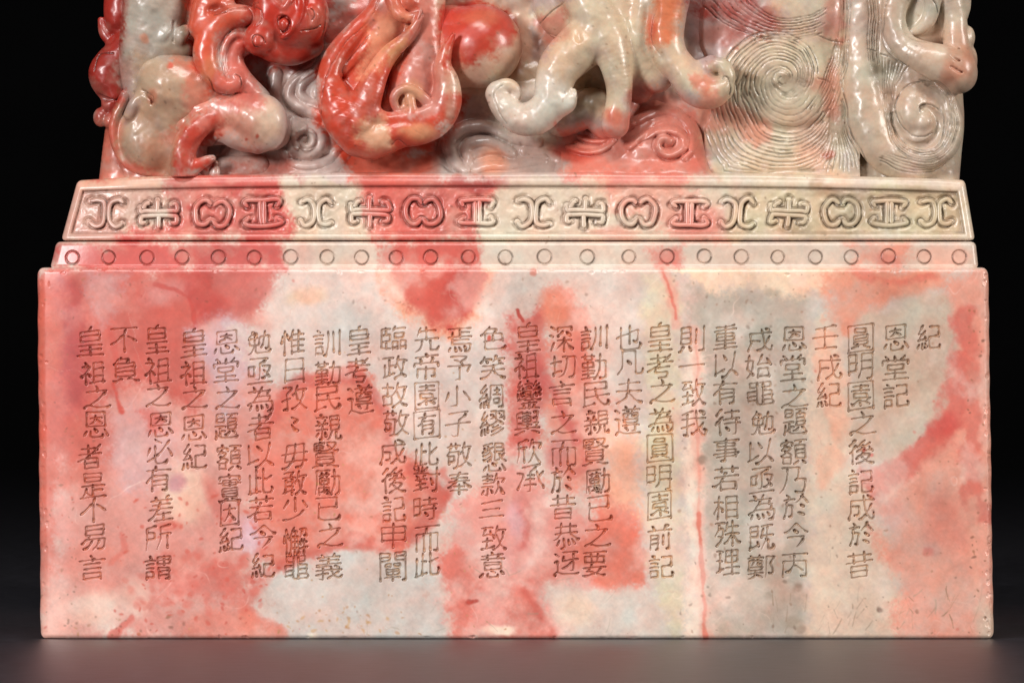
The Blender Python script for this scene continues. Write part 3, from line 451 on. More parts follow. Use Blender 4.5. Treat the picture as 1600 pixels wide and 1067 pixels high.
29,43,-1,15,16,10,11,8,11,-1,29,40,29,43,-1,8,28,15,28,15,49,-1,57,52,55,54,52,54,32,54,24,53,15,49,-1,9,55,12,51,15,
49,-1,46,35,46,48,44,49,40,49,-1,55,40,22,40,-1,46,35,52,34,52,18,24,19,25,34,46,35,-1,42,12,42,23,52,24,-1,22,12,55,12,
-1,34,12,34,18,33,22,31,25,28,25,-2,44,45,47,47,50,47,52,47,54,43,53,35,49,27,54,13,54,11,41,10,41,55,-1,33,54,25,49,-1,
27,12,29,7,-1,14,7,16,12,-1,33,32,10,32,-1,25,12,26,27,33,27,-1,21,38,10,38,10,18,33,18,33,37,21,38,-1,35,12,8,12,-1,
8,55,9,55,13,54,19,49,20,45,21,43,21,38,-1,8,44,35,44,-1,19,12,18,23,14,28,-2,12,46,51,46,-1,14,31,49,31,-1,8,17,54,
17,-1,14,31,14,38,49,38,48,24,14,24,14,31,-1,31,54,31,10,-1,55,54,8,54,-1,13,10,32,10,47,8,49,8,-2,26,17,36,17,-1,21,
47,21,51,22,54,-1,14,8,10,16,-1,36,21,26,21,-1,20,28,21,32,-1,42,36,41,33,43,29,-1,32,12,30,7,29,6,-1,48,16,43,16,-1,
47,8,43,16,-1,55,33,53,28,-1,9,29,8,34,9,37,-1,11,23,12,21,14,19,15,16,-1,15,16,10,16,-1,15,16,17,16,19,14,-1,48,29,
48,34,-1,17,35,15,33,14,29,-1,32,42,32,54,-1,24,12,38,12,-1,15,47,48,47,-1,41,24,54,23,-1,21,39,23,41,31,42,41,41,42,39,
-1,54,55,9,55,-1,8,42,21,39,31,34,33,32,36,32,36,26,26,26,26,32,31,32,35,36,50,41,55,41,57,40,-1,43,47,43,51,41,54,-1,
53,20,55,24,-1,21,25,20,20,-1,44,23,48,17,54,12,-1,9,24,20,23,-2,10,16,27,16,-1,36,16,53,16,-1,28,32,28,27,20,27,20,32,
28,32,-1,34,28,35,27,43,27,43,32,35,32,34,28,-1,18,50,44,50,-1,21,41,42,41,-1,10,55,10,9,27,10,26,22,10,22,-1,31,37,31,
55,-1,53,22,36,22,36,9,53,10,53,53,52,55,48,55,-1,31,37,41,36,42,45,22,46,21,36,31,37,-2,53,32,35,32,-1,11,17,26,17,-1,
29,41,19,41,-1,53,25,35,25,-1,54,48,49,44,46,43,-1,42,17,43,10,-1,29,49,33,49,40,43,-1,11,17,12,9,26,9,26,24,11,24,11,
17,-1,19,50,19,32,-1,8,32,29,32,-1,35,32,36,17,53,18,52,39,35,39,35,32,-1,11,46,14,47,16,49,19,50,20,52,26,54,54,54,57,
53,-1,55,10,33,10,-1,11,38,11,46,8,55,-2,40,50,32,55,-1,53,36,36,36,-1,26,54,26,42,-1,26,54,12,54,-1,19,12,18,8,-1,55,
55,49,50,-1,53,28,36,28,-1,26,42,12,42,-1,8,39,10,39,-1,12,54,12,42,-1,45,10,43,19,-1,10,39,12,42,-1,36,36,36,19,53,19,
53,45,36,45,36,36,-1,29,18,29,13,19,12,9,13,8,19,-1,55,10,34,10,-1,14,30,15,29,20,32,27,37,28,40,26,42,-1,15,21,25,22,
25,25,20,31,18,32,10,39,-1,17,18,16,18,15,21,9,28,-2,11,46,26,46,-1,26,37,11,37,-1,52,46,36,46,-1,52,37,36,37,-1,52,46,
52,28,36,27,-1,36,54,36,10,-1,11,48,11,27,26,27,-1,26,10,26,50,28,54,33,55,53,54,55,50,52,46,-1,36,20,49,20,49,10,14,10,
14,20,26,20,-2]
# the reds of the base are milkier than those of the knob
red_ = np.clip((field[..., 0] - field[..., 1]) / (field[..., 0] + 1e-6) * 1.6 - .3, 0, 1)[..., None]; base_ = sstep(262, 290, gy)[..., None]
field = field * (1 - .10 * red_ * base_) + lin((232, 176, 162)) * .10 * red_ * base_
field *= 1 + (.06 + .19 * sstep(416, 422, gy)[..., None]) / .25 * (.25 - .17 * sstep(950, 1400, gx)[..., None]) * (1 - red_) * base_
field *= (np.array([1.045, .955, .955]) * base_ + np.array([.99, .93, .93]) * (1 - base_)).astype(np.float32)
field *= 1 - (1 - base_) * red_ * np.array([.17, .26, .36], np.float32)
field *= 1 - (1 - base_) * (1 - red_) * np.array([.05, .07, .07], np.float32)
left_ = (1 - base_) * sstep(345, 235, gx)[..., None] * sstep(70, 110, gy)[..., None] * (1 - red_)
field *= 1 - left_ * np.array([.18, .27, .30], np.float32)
for _ in range(46):      # hair scratches near the foot
    x, y = rng.uniform(1200, 1530), rng.uniform(935, 992); dx, dy = rng.uniform(-8, 14), rng.uniform(-28, -6)
    L([(x, y), (x + dx * .5 + rng.uniform(-1, 1), y + dy * .5), (x + dx, y + dy)], 1.1, (152, 118, 88), rng.uniform(.25, .7), 1.2, .2)
for _ in range(30):
    x, y = rng.uniform(430, 1500), rng.uniform(850, 990); a = rng.uniform(0, 3.1); r = rng.uniform(8, 26)
    L([(x, y), (x + r * .5 * math.cos(a) + 1, y + r * .5 * math.sin(a)), (x + r * math.cos(a), y + r * math.sin(a))], 1, (176, 160, 136), .4, 1.2, .2)

D3 = None
def stone_color(X, Y, E):
    """the veining carries on into the stone's depth, drifting as it goes"""
    deep = np.clip(-E - 130, 0, None); s_ = np.where(X < 800, 1., -1.)
    Xd = X + s_ * deep * .93; Xd = np.where(s_ > 0, np.minimum(Xd, 3090 - Xd), np.maximum(Xd, 120 - Xd))
    Yd = Y + np.sin(deep * .006) * 26
    return bil(field, Xd - FX0, Yd - FY0)

# ------------------------------------------------------------------ materials
def stone_material(name, rough=.27, bump=.35, sss=.0, bump_scale=2600, coat=0):
    m = bpy.data.materials.new(name); m.use_nodes = True; N = m.node_tree.nodes; K = m.node_tree.links.new
    b = N['Principled BSDF']
    at = N.new('ShaderNodeAttribute'); at.attribute_name = 'stone'
    tc = N.new('ShaderNodeTexCoord')
    n1 = N.new('ShaderNodeTexNoise'); n1.inputs['Scale'].default_value = 420; n1.inputs['Detail'].default_value = 6
    K(tc.outputs['Object'], n1.inputs['Vector'])
    mr = N.new('ShaderNodeMapRange'); mr.inputs['From Min'].default_value = .25; mr.inputs['From Max'].default_value = .75
    mr.inputs['To Min'].default_value = .93; mr.inputs['To Max'].default_value = 1.06
    K(n1.outputs['Fac'], mr.inputs['Value'])
    mx = N.new('ShaderNodeVectorMath'); mx.operation = 'SCALE'
    K(at.outputs['Color'], mx.inputs[0]); K(mr.outputs['Result'], mx.inputs['Scale'])
    K(mx.outputs['Vector'], b.inputs['Base Color'])
    n2 = N.new('ShaderNodeTexNoise'); n2.inputs['Scale'].default_value = 160; n2.inputs['Detail'].default_value = 4
    K(tc.outputs['Object'], n2.inputs['Vector'])
    r2 = N.new('ShaderNodeMapRange'); r2.inputs['To Min'].default_value = rough - .08; r2.inputs['To Max'].default_value = rough + .1
    K(n2.outputs['Fac'], r2.inputs['Value']); K(r2.outputs['Result'], b.inputs['Roughness'])
    n3 = N.new('ShaderNodeTexNoise'); n3.inputs['Scale'].default_value = bump_scale; n3.inputs['Detail'].default_value = 3
    n4 = N.new('ShaderNodeTexNoise'); n4.inputs['Scale'].default_value = bump_scale * .22; n4.inputs['Detail'].default_value = 2
    K(tc.outputs['Object'], n3.inputs['Vector']); K(tc.outputs['Object'], n4.inputs['Vector'])
    ad = N.new('ShaderNodeMath'); ad.operation = 'MULTIPLY_ADD'; ad.inputs[1].default_value = 2.2
    K(n4.outputs['Fac'], ad.inputs[0]); K(n3.outputs['Fac'], ad.inputs[2])
    bp = N.new('ShaderNodeBump'); bp.inputs['Strength'].default_value = bump; bp.inputs['Distance'].default_value = 2.2e-5
    K(ad.outputs[0], bp.inputs['Height']); K(bp.outputs['Normal'], b.inputs['Normal'])
    b.inputs['IOR'].default_value = 1.6
    if coat: b.inputs['Coat Weight'].default_value = coat; b.inputs['Coat Roughness'].default_value = .13; K(bp.outputs['Normal'], b.inputs['Coat Normal'])
    if sss:
        b.inputs['Subsurface Weight'].default_value = sss
        b.inputs['Subsurface Radius'].default_value = (1, .45, .3); b.inputs['Subsurface Scale'].default_value = .0011
    return m
M_BLOCK = stone_material('polished_soapstone', .30, .36, .10)
M_BAND = stone_material('worn_soapstone', .31, .7, 0, 1900)
M_KNOB = stone_material('carved_soapstone', .32, .40, .12, 1500, .10)
M_CUT = stone_material('engraved_soapstone', .24, .5, 0, 5200)

# ------------------------------------------------------------------ mesh plumbing
def link_mesh(name, V, faces, color, mat, parent, smooth=True):
    """V: (n,3) array of X, Y, E in tenths of a millimetre; faces: list of index arrays of equal width"""
    co = np.empty((len(V), 3), np.float32)
    co[:, 0] = (V[:, 0] - 800) * PX; co[:, 1] = -V[:, 2] * PX; co[:, 2] = (998 - V[:, 1]) * PX
    me = bpy.data.meshes.new(name)
    loops = np.concatenate([f.ravel() for f in faces]).astype(np.int32)
    sizes = np.concatenate([np.full(len(f), f.shape[1], np.int32) for f in faces])
    starts = np.concatenate([[0], np.cumsum(sizes)[:-1]]).astype(np.int32)
    me.vertices.add(len(co)); me.vertices.foreach_set('co', co.ravel())
    me.loops.add(len(loops)); me.loops.foreach_set('vertex_index', loops)
    me.polygons.add(len(sizes)); me.polygons.foreach_set('loop_start', starts); me.polygons.foreach_set('loop_total', sizes)
    me.update(calc_edges=True); me.validate()
    a = me.attributes.new('stone', 'FLOAT_COLOR', 'POINT')
    a.data.foreach_set('color', np.hstack([color, np.ones((len(V), 1))]).astype(np.float32).ravel())
    if smooth: me.polygons.foreach_set('use_smooth', np.ones(len(sizes), bool))
    me.materials.append(mat)
    o = bpy.data.objects.new(name, me); COL.objects.link(o)
    if parent is not None: o.parent = parent
    return o

def slab(name, xl, xr, y0, y1, efun, back, step, mat, parent, corner=10, post=None):
    ny = int((y1 - (280 if callable(y0) else y0)) / step) + 1; nx = int((xr(y1) - xl(y1)) / step) + 1
    v = np.linspace(0, 1, ny); u = np.linspace(0, 1, nx)
    Y = y0(u) if callable(y0) else np.full(nx, float(y0))
    Yg = Y[None, :] * (1 - v[:, None]) + y1 * v[:, None]
    yc = Yg
    def inset(y):
        t = np.clip(corner - np.minimum(y - Y[None, :], y1 - y), 0, corner) / corner
        return corner * .8 * (1 - np.sqrt(1 - t * t))
    XLg = xl(yc) + inset(yc); XRg = xr(yc) - inset(yc)
    Xg = XLg * (1 - u[None, :]) + XRg * u[None, :]
    Eg = efun(Xg, Yg, Xg - xl(yc), xr(yc) - Xg, Yg - Y[None, :], y1 - Yg)
    V = np.stack([Xg, Yg, Eg], -1).reshape(-1, 3)
    idx = np.arange(ny * nx).reshape(ny, nx)
    q = np.stack([idx[:-1, :-1], idx[1:, :-1], idx[1:, 1:], idx[:-1, 1:]], -1).reshape(-1, 4)
    loop = np.concatenate([idx[0, :-1], idx[:-1, -1], idx[-1, :0:-1], idx[:0:-1, 0]])
    rings = [loop]; n0 = len(V); lv = V[loop]
    for k, dep in enumerate(np.linspace(-30, back, 44)):
        r = lv.copy(); r[:, 2] = np.minimum(r[:, 2] - 2 * (k + 1), dep); V = np.vstack([V, r]); rings.append(np.arange(n0, n0 + len(loop))); n0 += len(loop)
    faces = [q]
    for a, b in zip(rings[:-1], rings[1:]):
        faces.append(np.stack([a, np.roll(a, -1), np.roll(b, -1), b], -1))
    faces.append(rings[-1][None, :])
    color = stone_color(V[:, 0], V[:, 1], V[:, 2])
    if post is not None: color[:ny * nx] = post(Xg.ravel(), Yg.ravel(), color[:ny * nx])
    return link_mesh(name, V, faces, color, mat, parent)

def lean(d, w_, k, s=14): return k * s * np.logaddexp(0, (w_ - d) / s)      # left end bent back, shaped to catch the softbox sheen
def ridge(d, r):          # edge rounding: 0 inside, -r at the edge
    t = np.clip(r - d, 0, r); return -(r - np.sqrt(np.maximum(r * r - t * t, 0)))

# a V-section groove lining (or, with flip, a raised bead) along a polyline with a width for each point
def ribbon(pts, wid, depth, e0, lip=.25, sect=((-1, 0), (-.45, -.7), (0, -1), (.45, -.7), (1, 0))):
    p = np.asarray(pts, float); t = np.gradient(p, axis=0); t /= np.linalg.norm(t, axis=1, keepdims=True) + 1e-9
    nrm = np.stack([-t[:, 1], t[:, 0]], -1); wid = np.asarray(wid)[:, None]; ns = len(sect)
    V = np.empty((len(p), ns, 3))
    for k, (s, h) in enumerate(sect):
        V[:, k, :2] = p + nrm * wid * s
        V[:, k, 2] = e0(V[:, k, 0], V[:, k, 1]) + lip + np.minimum(wid[:, 0], 2.6) / 2.0 * depth * h
    i = np.arange(len(p) * ns).reshape(len(p), ns)
    f = np.stack([i[:-1, :-1], i[:-1, 1:], i[1:, 1:], i[1:, :-1]], -1).reshape(-1, 4)
    return V.reshape(-1, 3), f
def gather(parts):
    Vs, Fs, n = [], [], 0
    for V, f in parts: Vs.append(V); Fs.append(f + n); n += len(V)
    return np.vstack(Vs), [np.vstack(Fs)]

# ------------------------------------------------------------------ the seal
seal = bpy.data.objects.new('stone_seal', None); COL.objects.link(seal)
seal['label'] = 'carved red and cream soapstone seal with columns of engraved Chinese characters, on dark tabletop'
seal['category'] = 'seal'

# --- inscription layout: (character centres) column by column, right to left
TEXT = [('紀',[(1451,527)]),
('恩堂記',[(1400,528),(1399,575),(1400,618)]),
('圓明園之後記成於昔',[(1345,530),(1345,573),(1345,619),(1349,661),(1347,706),(1345,752),(1346,793),(1346,834),(1343,882)]),
('壬戌紀',[(1290,527),(1296,575),(1295,617)]),
('恩堂之題額乃於今丙',[(1241,530),(1239,575),(1242,619),(1243,659),(1240,706),(1239,750),(1244,790),(1244,836),(1242,883)]),
('戌始黽勉以亟為既鄭',[(1188,532),(1185,573),(1189,615),(1192,661),(1189,706),(1190,750),(1190,793),(1190,840),(1189,885)]),
('重以有待事若相殊理',[(1134,527),(1135,571),(1134,613),(1137,659),(1135,703),(1134,748),(1134,793),(1137,834),(1137,879)]),
('則一致我',[(1081,530),(1081,571),(1084,613),(1084,661)]),
('皇考之為圓明園前記',[(1031,527),(1031,573),(1035,611),(1033,657),(1031,701),(1030,746),(1031,790),(1031,840),(1033,885)]),
('也凡夫遵',[(982,528),(985,567),(983,611),(981,657)]),
('訓勤民親賢勵已之要',[(928,528),(928,573),(932,616),(933,659),(930,706),(934,752),(937,795),(934,836),(929,881)]),
('深切言之而於昔恭迓',[(877,530),(880,573),(878,615),(881,660),(882,708),(881,748),(880,792),(885,837),(885,881)]),
('皇祖鑾輿欣承',[(825,527),(823,572),(827,616),(824,661),(826,705),(829,748)]),
('色笑綢繆懇款三致意',[(771,528),(770,574),(768,619),(770,661),(772,714),(770,757),(768,796),(772,840),(770,882)]),
('焉予小子敬奉',[(718,532),(717,575),(715,619),(716,663),(718,711),(718,755)]),
('先帝園囿此對時而此',[(667,530),(666,573),(667,619),(667,664),(666,710),(667,748),(665,794),(668,842),(667,881)]),
('臨政故敬成後記申闡',[(615,529),(617,575),(617,617),(619,661),(614,707),(616,750),(615,796),(615,837),(614,885)]),
('皇考遵',[(561,532),(559,579),(564,624)]),
('訓勤民親賢勵已之義',[(511,536),(512,583),(512,622),(513,667),(509,711),(512,754),(513,795),(517,836),(514,885)]),
('惟日孜〻毋敢少懈黽',[(457,535),(460,579),(461,621),(461,663),(460,713),(460,755),(461,794),(462,846),(464,887)]),
('勉亟為者以此若今紀',[(405,535),(405,580),(407,624),(407,667),(407,712),(407,752),(407,795),(411,838),(411,883)]),
('恩堂之題額實因紀',[(354,535),(353,579),(356,621),(354,666),(358,715),(359,762),(359,802),(361,842)]),
('皇祖之恩紀',[(303,535),(303,583),(305,621),(303,669),(304,713)]),
('皇祖之恩必有差所謂',[(245,530),(247,579),(248,617),(251,663),(250,705),(248,748),(252,794),(247,840),(247,887)]),
('不負',[(194,532),(196,577)]),
('皇祖之恩者是不易言',[(141,534),(146,583),(152,620),(150,664),(140,714),(146,758),(146,796),(146,840),(144,887)])]
ORDER = sorted(set(''.join(s for s, _ in TEXT)) - {'〻'})
GLYPH = {}; _s, _p = [], []
_it = iter(ORDER)
for v_ in GLYPHS:
    if v_ >= 0: _p.append(v_); continue
    _s.append(np.array(_p, float).reshape(-1, 2)); _p = []
    if v_ == -2: GLYPH[next(_it)] = _s; _s = []
GLYPH['〻'] = [np.array([(26, 19), (36, 26), (30, 31)], float), np.array([(26, 34), (30, 44), (37, 48)], float)]
def strokes_of(ch): return GLYPH[ch]
def block_left(y): return 57 + .35 * np.sin(np.asarray(y) * .031) + .4 * np.sin(np.asarray(y) * .11) + 5 * np.clip((y - 430) / 560, 0, 1)
def block_right(y): return 1545 + .3 * np.sin(np.asarray(y) * .027 + 1) + .4 * np.sin(np.asarray(y) * .13) + 8 * np.clip((y - 430) / 560, 0, 1)
wob = fbm2(FH, FW, 120, 61, 3); wob /= wob.std()
CHIPS = [(rng.uniform(60, 1548), 419 + abs(rng.normal(0, 4)), rng.uniform(2, 5.5), rng.uniform(1.5, 3.5)) for _ in range(46)] + \
        [(rng.uniform(60, 1548), 997 - abs(rng.normal(0, 3)), rng.uniform(2, 7), rng.uniform(1.5, 3.5)) for _ in range(14)] + \
        [(1548 - abs(rng.normal(0, 5)), rng.uniform(425, 990), rng.uniform(1.6, 3.6), rng.uniform(2, 6)) for _ in range(46)] + \
        [(60 + abs(rng.normal(0, 7)), rng.uniform(425, 990), rng.uniform(1.5, 3.2), rng.uniform(2, 6)) for _ in range(34)] + \
        []
def chips(X, Y):
    z = np.zeros(X.shape)
    if X.ndim != 2: return z
    for x, y, rx, ry in CHIPS:
        j0, j1 = np.searchsorted(Y[:, 0], [y - 2.2 * ry, y + 2.2 * ry]); i0, i1 = np.searchsorted(X[X.shape[0] // 2], [x - 2.2 * rx - 9, x + 2.2 * rx + 9])
        if j1 <= j0 or i1 <= i0: continue
        a, b = X[j0:j1, i0:i1], Y[j0:j1, i0:i1]; r = np.hypot((a - x) / rx, (b - y) / ry) + .18 * np.sin(a * .5 + x) * np.sin(b * .45 + y)
        z[j0:j1, i0:i1] += sstep(1.15, .6, r) * min(rx, ry) * .45
    return z
def block_e(X, Y, dl, dr, dt, db):
    e = ridge(np.minimum(dl, 14), 14) + ridge(np.minimum(dr, 12), 12) + ridge(np.minimum(dt, 9), 9) + ridge(np.minimum(db, 8), 8)
    e = np.maximum(e, -22)
    e = e - lean(dl, 50, .26, 9) - 2.5 * np.exp(-dr / 22) - 1.2 * np.exp(-dt / 14) + .45 * bil(wob, X.ravel() - FX0, Y.ravel() - FY0).reshape(X.shape)
    return e
def block_surface(X, Y):
    X = np.asarray(X, float); Y = np.asarray(Y, float)
    return block_e(X, Y, X - block_left(Y), block_right(Y) - X, Y - 418, 998 - Y)
# every character becomes brush-like strokes: position, tapering width
LINES = []                                   # per column: list of (points, widths)
for s, cs in TEXT:
    col = []
    for ch, (cx, cy) in zip(s, cs):
        S = strokes_of(ch); allp = np.vstack(S); lo, hi = allp.min(0), allp.max(0)
        ends = [tuple(p[0]) for p in S] + [tuple(p[-1]) for p in S]
        W, H = hi - lo
        tw, th = 37.5 + rng.uniform(-2.5, 2.5), 36.5 + rng.uniform(-2.5, 2.5)
        if ch == '一': tw, th = 38, 4
        if ch == '〻': tw, th = 10, 22
        if ch in '日因': tw = 28
        if ch == '實': tw, th = 34, 42
        if ch == '三': th = 23
        if ch == '小': th = 30
        if ch == '款': th = 33
        if ch in '之': th = 33
        if ch in '皇遵懈闡鑾園囿圓懇': th = 43
        sx = tw / max(W, 8); sy = th / max(H, 2 if ch == '一' else 8)
        slant = .115 + rng.uniform(-.04, .04)
        for p in S:
            q = (p - (lo + hi) / 2) * (sx, sy)
            q[:, 1] -= q[:, 0] * slant * (1 if len(p) < 4 else .8)
            q += rng.normal(0, .55, q.shape)
            d = q[-1] - q[0]
            if len(q) == 2 and abs(d[0]) > abs(d[1]) * 1.5 and np.hypot(*d) > 8:      # slight brush arch in the horizontals
                q = np.array([q[0], q.mean(0) - (0, .7), q[-1]])
            if d[0] * 1 < 0 and abs(d[1]) < abs(d[0]) * .4 or d[1] < -abs(d[0]): q = q[::-1]; d = -d
            f0 = ends.count(tuple(p[0])) == 1; f1 = ends.count(tuple(p[-1])) == 1
            if (q[0] != q[-1]).any() and np.hypot(*(q[0] - ((p[0] - (lo + hi) / 2) * (sx, sy)))) > 4: f0, f1 = f1, f0
            pts = [q[0]]
            for a, b in zip(q[:-1], q[1:]):
                n = max(2, int(np.hypot(*(b - a)) / 1.6)); pts += [a + (b - a) * t for t in np.linspace(0, 1, n + 1)[1:]]
            pts = np.array(pts)
            if len(pts) > 4:
                k = np.array([.15, .7, .15]); sm = pts.copy()
                for ax in (0, 1): sm[1:-1, ax] = np.convolve(pts[:, ax], k, 'valid')
                pts = sm
            n = len(pts); t = np.linspace(0, 1, n); ln = n * 1.6
            horiz = abs(d[0]) > abs(d[1]) * 1.6; wd = np.full(n, .74 if horiz else .98) + rng.uniform(-.15, .25) + .18 * np.sin(t * 5 + rng.uniform(0, 6))
            if n > 6:
                v1 = pts[2:] - pts[:-2]; cr = np.abs(v1[2:, 0] * v1[:-2, 1] - v1[2:, 1] * v1[:-2, 0]) / (np.linalg.norm(v1[2:], axis=1) * np.linalg.norm(v1[:-2], axis=1) + 1e-6)
                cr = np.convolve(np.concatenate([[0, 0], cr, [0, 0]]), [.5, 1, .5], 'same'); wd += .75 * np.clip(cr, 0, 1)
            down = abs(d[1]) > abs(d[0]) * 1.2; dd = np.linspace(0, ln, n)
            if f0: wd *= np.clip(.4 + dd / 3.5, 0, 1); wd += (.7 if horiz else 1.0) * np.exp(-((dd - 3.0) / 2.2) ** 2)
            if f1:
                rd = dd[::-1]
                if down and d[0] < -abs(d[1]) * .25: wd *= np.clip(.2 + rd / (ln * .7), 0, 1)       # left-falling: thins away
                elif d[0] > 0 and d[1] > d[0] * .3 and not down: wd += 1.5 * np.exp(-((rd - 4.5) / 3.2) ** 2); wd *= np.clip(.1 + rd / 4, 0, 1)
                else: wd += 1.1 * np.exp(-((rd - 2.4) / 2.) ** 2); wd *= np.clip(.35 + rd / 2.5, 0, 1)
            col.append((pts + (cx, cy), np.maximum(wd, .35)))
    LINES.append(col)
# depth map of the cut strokes, at two samples per unit
CS = 2; CX0, CY0 = 100, 490; CW, CH = 1400 * CS, 430 * CS
cut = np.zeros((CH, CW), np.float32)
for col in LINES:
    for pts, wd in col:
        for a, b, wa, wb in zip(pts[:-1], pts[1:], wd[:-1], wd[1:]):
            m = 4; x0 = int((min(a[0], b[0]) - m - CX0) * CS); x1 = int((max(a[0], b[0]) + m - CX0) * CS) + 1
            y0 = int((min(a[1], b[1]) - m - CY0) * CS); y1 = int((max(a[1], b[1]) + m - CY0) * CS) + 1
            yy, xx = np.mgrid[y0:y1, x0:x1]
            d = seg_d(xx / CS + CX0, yy / CS + CY0, a, b) / max(wa, wb)
            cut[y0:y1, x0:x1] = np.maximum(cut[y0:y1, x0:x1], sstep(1.02, .45, d))
def cut_at(X, Y):
    return bil(cut, (X - CX0) * CS, (Y - CY0) * CS) * ((X > CX0) & (X < CX0 + 1398) & (Y > CY0) & (Y < CY0 + 428))
DEP = 2.4
def block_front(X, Y, dl, dr, dt, db):
    e = block_e(X, Y, dl, dr, dt, db)
    c = cut_at(X.ravel(), Y.ravel()).reshape(X.shape)
    return e - c * (DEP + 1.2) - chips(X, Y)
def block_dirt(X, Y, c):
    k = cut_at(X, Y)[:, None]
    return c * (1 - np.array([.45, .62, .72]) * k)
STEP = 0.85
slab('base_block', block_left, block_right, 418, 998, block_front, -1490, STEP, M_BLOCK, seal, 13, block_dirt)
for col in LINES:
    V, F = gather([ribbon(p, w_, DEP, block_surface) for p, w_ in col])
    c = stone_color(V[:, 0], V[:, 1], V[:, 2])
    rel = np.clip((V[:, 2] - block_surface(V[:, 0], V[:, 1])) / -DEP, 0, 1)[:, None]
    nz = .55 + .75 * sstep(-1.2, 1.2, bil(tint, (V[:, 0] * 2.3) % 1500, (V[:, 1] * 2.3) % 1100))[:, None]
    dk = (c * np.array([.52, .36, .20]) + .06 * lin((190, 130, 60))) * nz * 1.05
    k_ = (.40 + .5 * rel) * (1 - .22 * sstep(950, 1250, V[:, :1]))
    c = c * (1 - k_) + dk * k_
    link_mesh('text_column', V, F, c, M_CUT, seal)

# --- bead tier
def bead_l(y): return 85 - 9 * np.clip((y - 378) / 40, 0, 1) ** 1.2
def bead_r(y): return 1526 + 4 * np.clip((y - 378) / 40, 0, 1)
def bead_e(X, Y, dl, dr, dt, db):
    e = -16 + .09 * (dt - 20) + ridge(np.minimum(dl, 12), 12) + ridge(np.minimum(dr, 10), 10) + ridge(np.minimum(dt, 7), 7) - lean(dl, 62, .25)
    e = np.maximum(e, -52) + 3.2 * sstep(7, 0, db) + .5 * bil(wob, (X.ravel() - FX0) * .97 + 9, Y.ravel() - FY0).reshape(X.shape)
    return e
def bead_surface(X, Y):
    X = np.asarray(X, float); Y = np.asarray(Y, float)
    return bead_e(X, Y, X - bead_l(Y), bead_r(Y) - X, Y - 377.5, 419.5 - Y)
BEADS = [112,169,229,284,341,397,454,511,565,619,673,732,790,851,918,983,1043,1101,1159,1216,1275,1331,1389,1445,1500]
BY = [402.5 - 1.0 * (i / 24) + rng.normal(0, .4) for i in range(25)]; BR = [10.6 + rng.normal(0, .35) for _ in BEADS]
def ring_mask(X, Y):
    c = np.zeros(X.shape)
    for x, y, r in zip(BEADS, BY, BR):
        k = np.abs(X - x) < 16; d = np.abs(np.hypot(X[k] - x, Y[k] - y) - r); c[k] = np.maximum(c[k], sstep(1.5, .7, d))
    return c
def bead_front(X, Y, *d): return bead_e(X, Y, *d) - 3.4 * ring_mask(X, Y)
band = slab('bead_band', bead_l, bead_r, 377.5, 419.5, bead_front, -1470, .85, M_BAND, seal, 9)
for x, y, r in zip(BEADS, BY, BR):
    a = np.linspace(0, 2 * math.pi, 61); wobr = r + .3 * np.sin(a * 3 + x)
    pts = np.stack([x + wobr * np.cos(a), y + wobr * np.sin(a)], -1)
    V, f = ribbon(pts, 1.95 + .3 * np.sin(a * 2 + x * .3), 2.6, bead_surface)
    c = stone_color(V[:, 0], V[:, 1], V[:, 2]); rel = np.tile([.35, .8, 1, .8, .35], 61)[:, None]
    dk = c * .24 + .14 * lin((110, 82, 50)); patch = (.65 + .35 * np.sin(a * 1.5 + x))[:, None].repeat(5, 1).reshape(-1, 1)
    c = c * (1 - rel * patch * .9) + dk * rel * patch * .9
    link_mesh('bead_ring', V, [f], c, M_CUT, band)

# --- frieze tier with its raised rim and motifs
def fr_l(y): return 117 - 24 * np.clip((y - 281) / 92, 0, 1)
def fr_r(y): return 1511 + 14 * np.clip((y - 285) / 88, 0, 1)
def fr_top(u): X = 117 + u * 1394; return 268.5 + 12 * np.abs((X - 805) / 700) ** 3 + .6 * np.sin(X * .02)
def panel_in(X, Y):
    top = 290 + 7 * np.abs((X - 790) / 640) ** 3
    return np.minimum(np.minimum(X - (fr_l(Y) + 13), fr_r(Y) - 15 - X), np.minimum(Y - top, 364.5 - Y))
KIND = [0, 1, 2, 3] * 4 + [0]
MX = [164, 246, 330, 409, 493, 577, 660, 745, 834, 914, 998, 1079, 1154, 1233, 1316, 1391, 1466]
def motif_strokes(k):
    if k == 0:   # two crescents back to back
        l = [(-24,-17),(-14,-20),(-5,-15),(-2.6,0),(-6,15),(-17,21),(-25,14)]
        return [l, [(-x, -y) for x, y in l]]
    if k == 1:   # mirrored fork cross
        l = [(-28,-10),(-27,-2),(-20,-3),(0,-3.2),(20,-3),(28,-3.5),(27,-13),(20,-14)]
        m = [(-20,14),(-27,15),(-27,6),(-20,4),(0,3.6),(20,4),(27,6),(26,14),(18,15)]
        return [l, m, [(0,-20),(0,-3)], [(0,4),(-1,23)], [(-14,-16),(-19,-14),(-24,-7)]]
    if k == 2:   # a pair of open loops, like a butterfly
        l = [(-2,-13),(-8,-19),(-18,-19),(-26,-8),(-26,6),(-20,17),(-10,19),(-2,11)]
        return [l, [(-x, y) for x, y in l]]
    return [[(-22,-9),(-27,-16),(-20,-19),(0,-19),(20,-19),(27,-16),(22,-9)], [(-22,9),(-28,15),(-20,19),(0,19),(20,19),(28,15),(22,9)], [(-3.2,-18),(-3.2,18)], [(3.2,-18),(3.2,18)]]
MOT = []
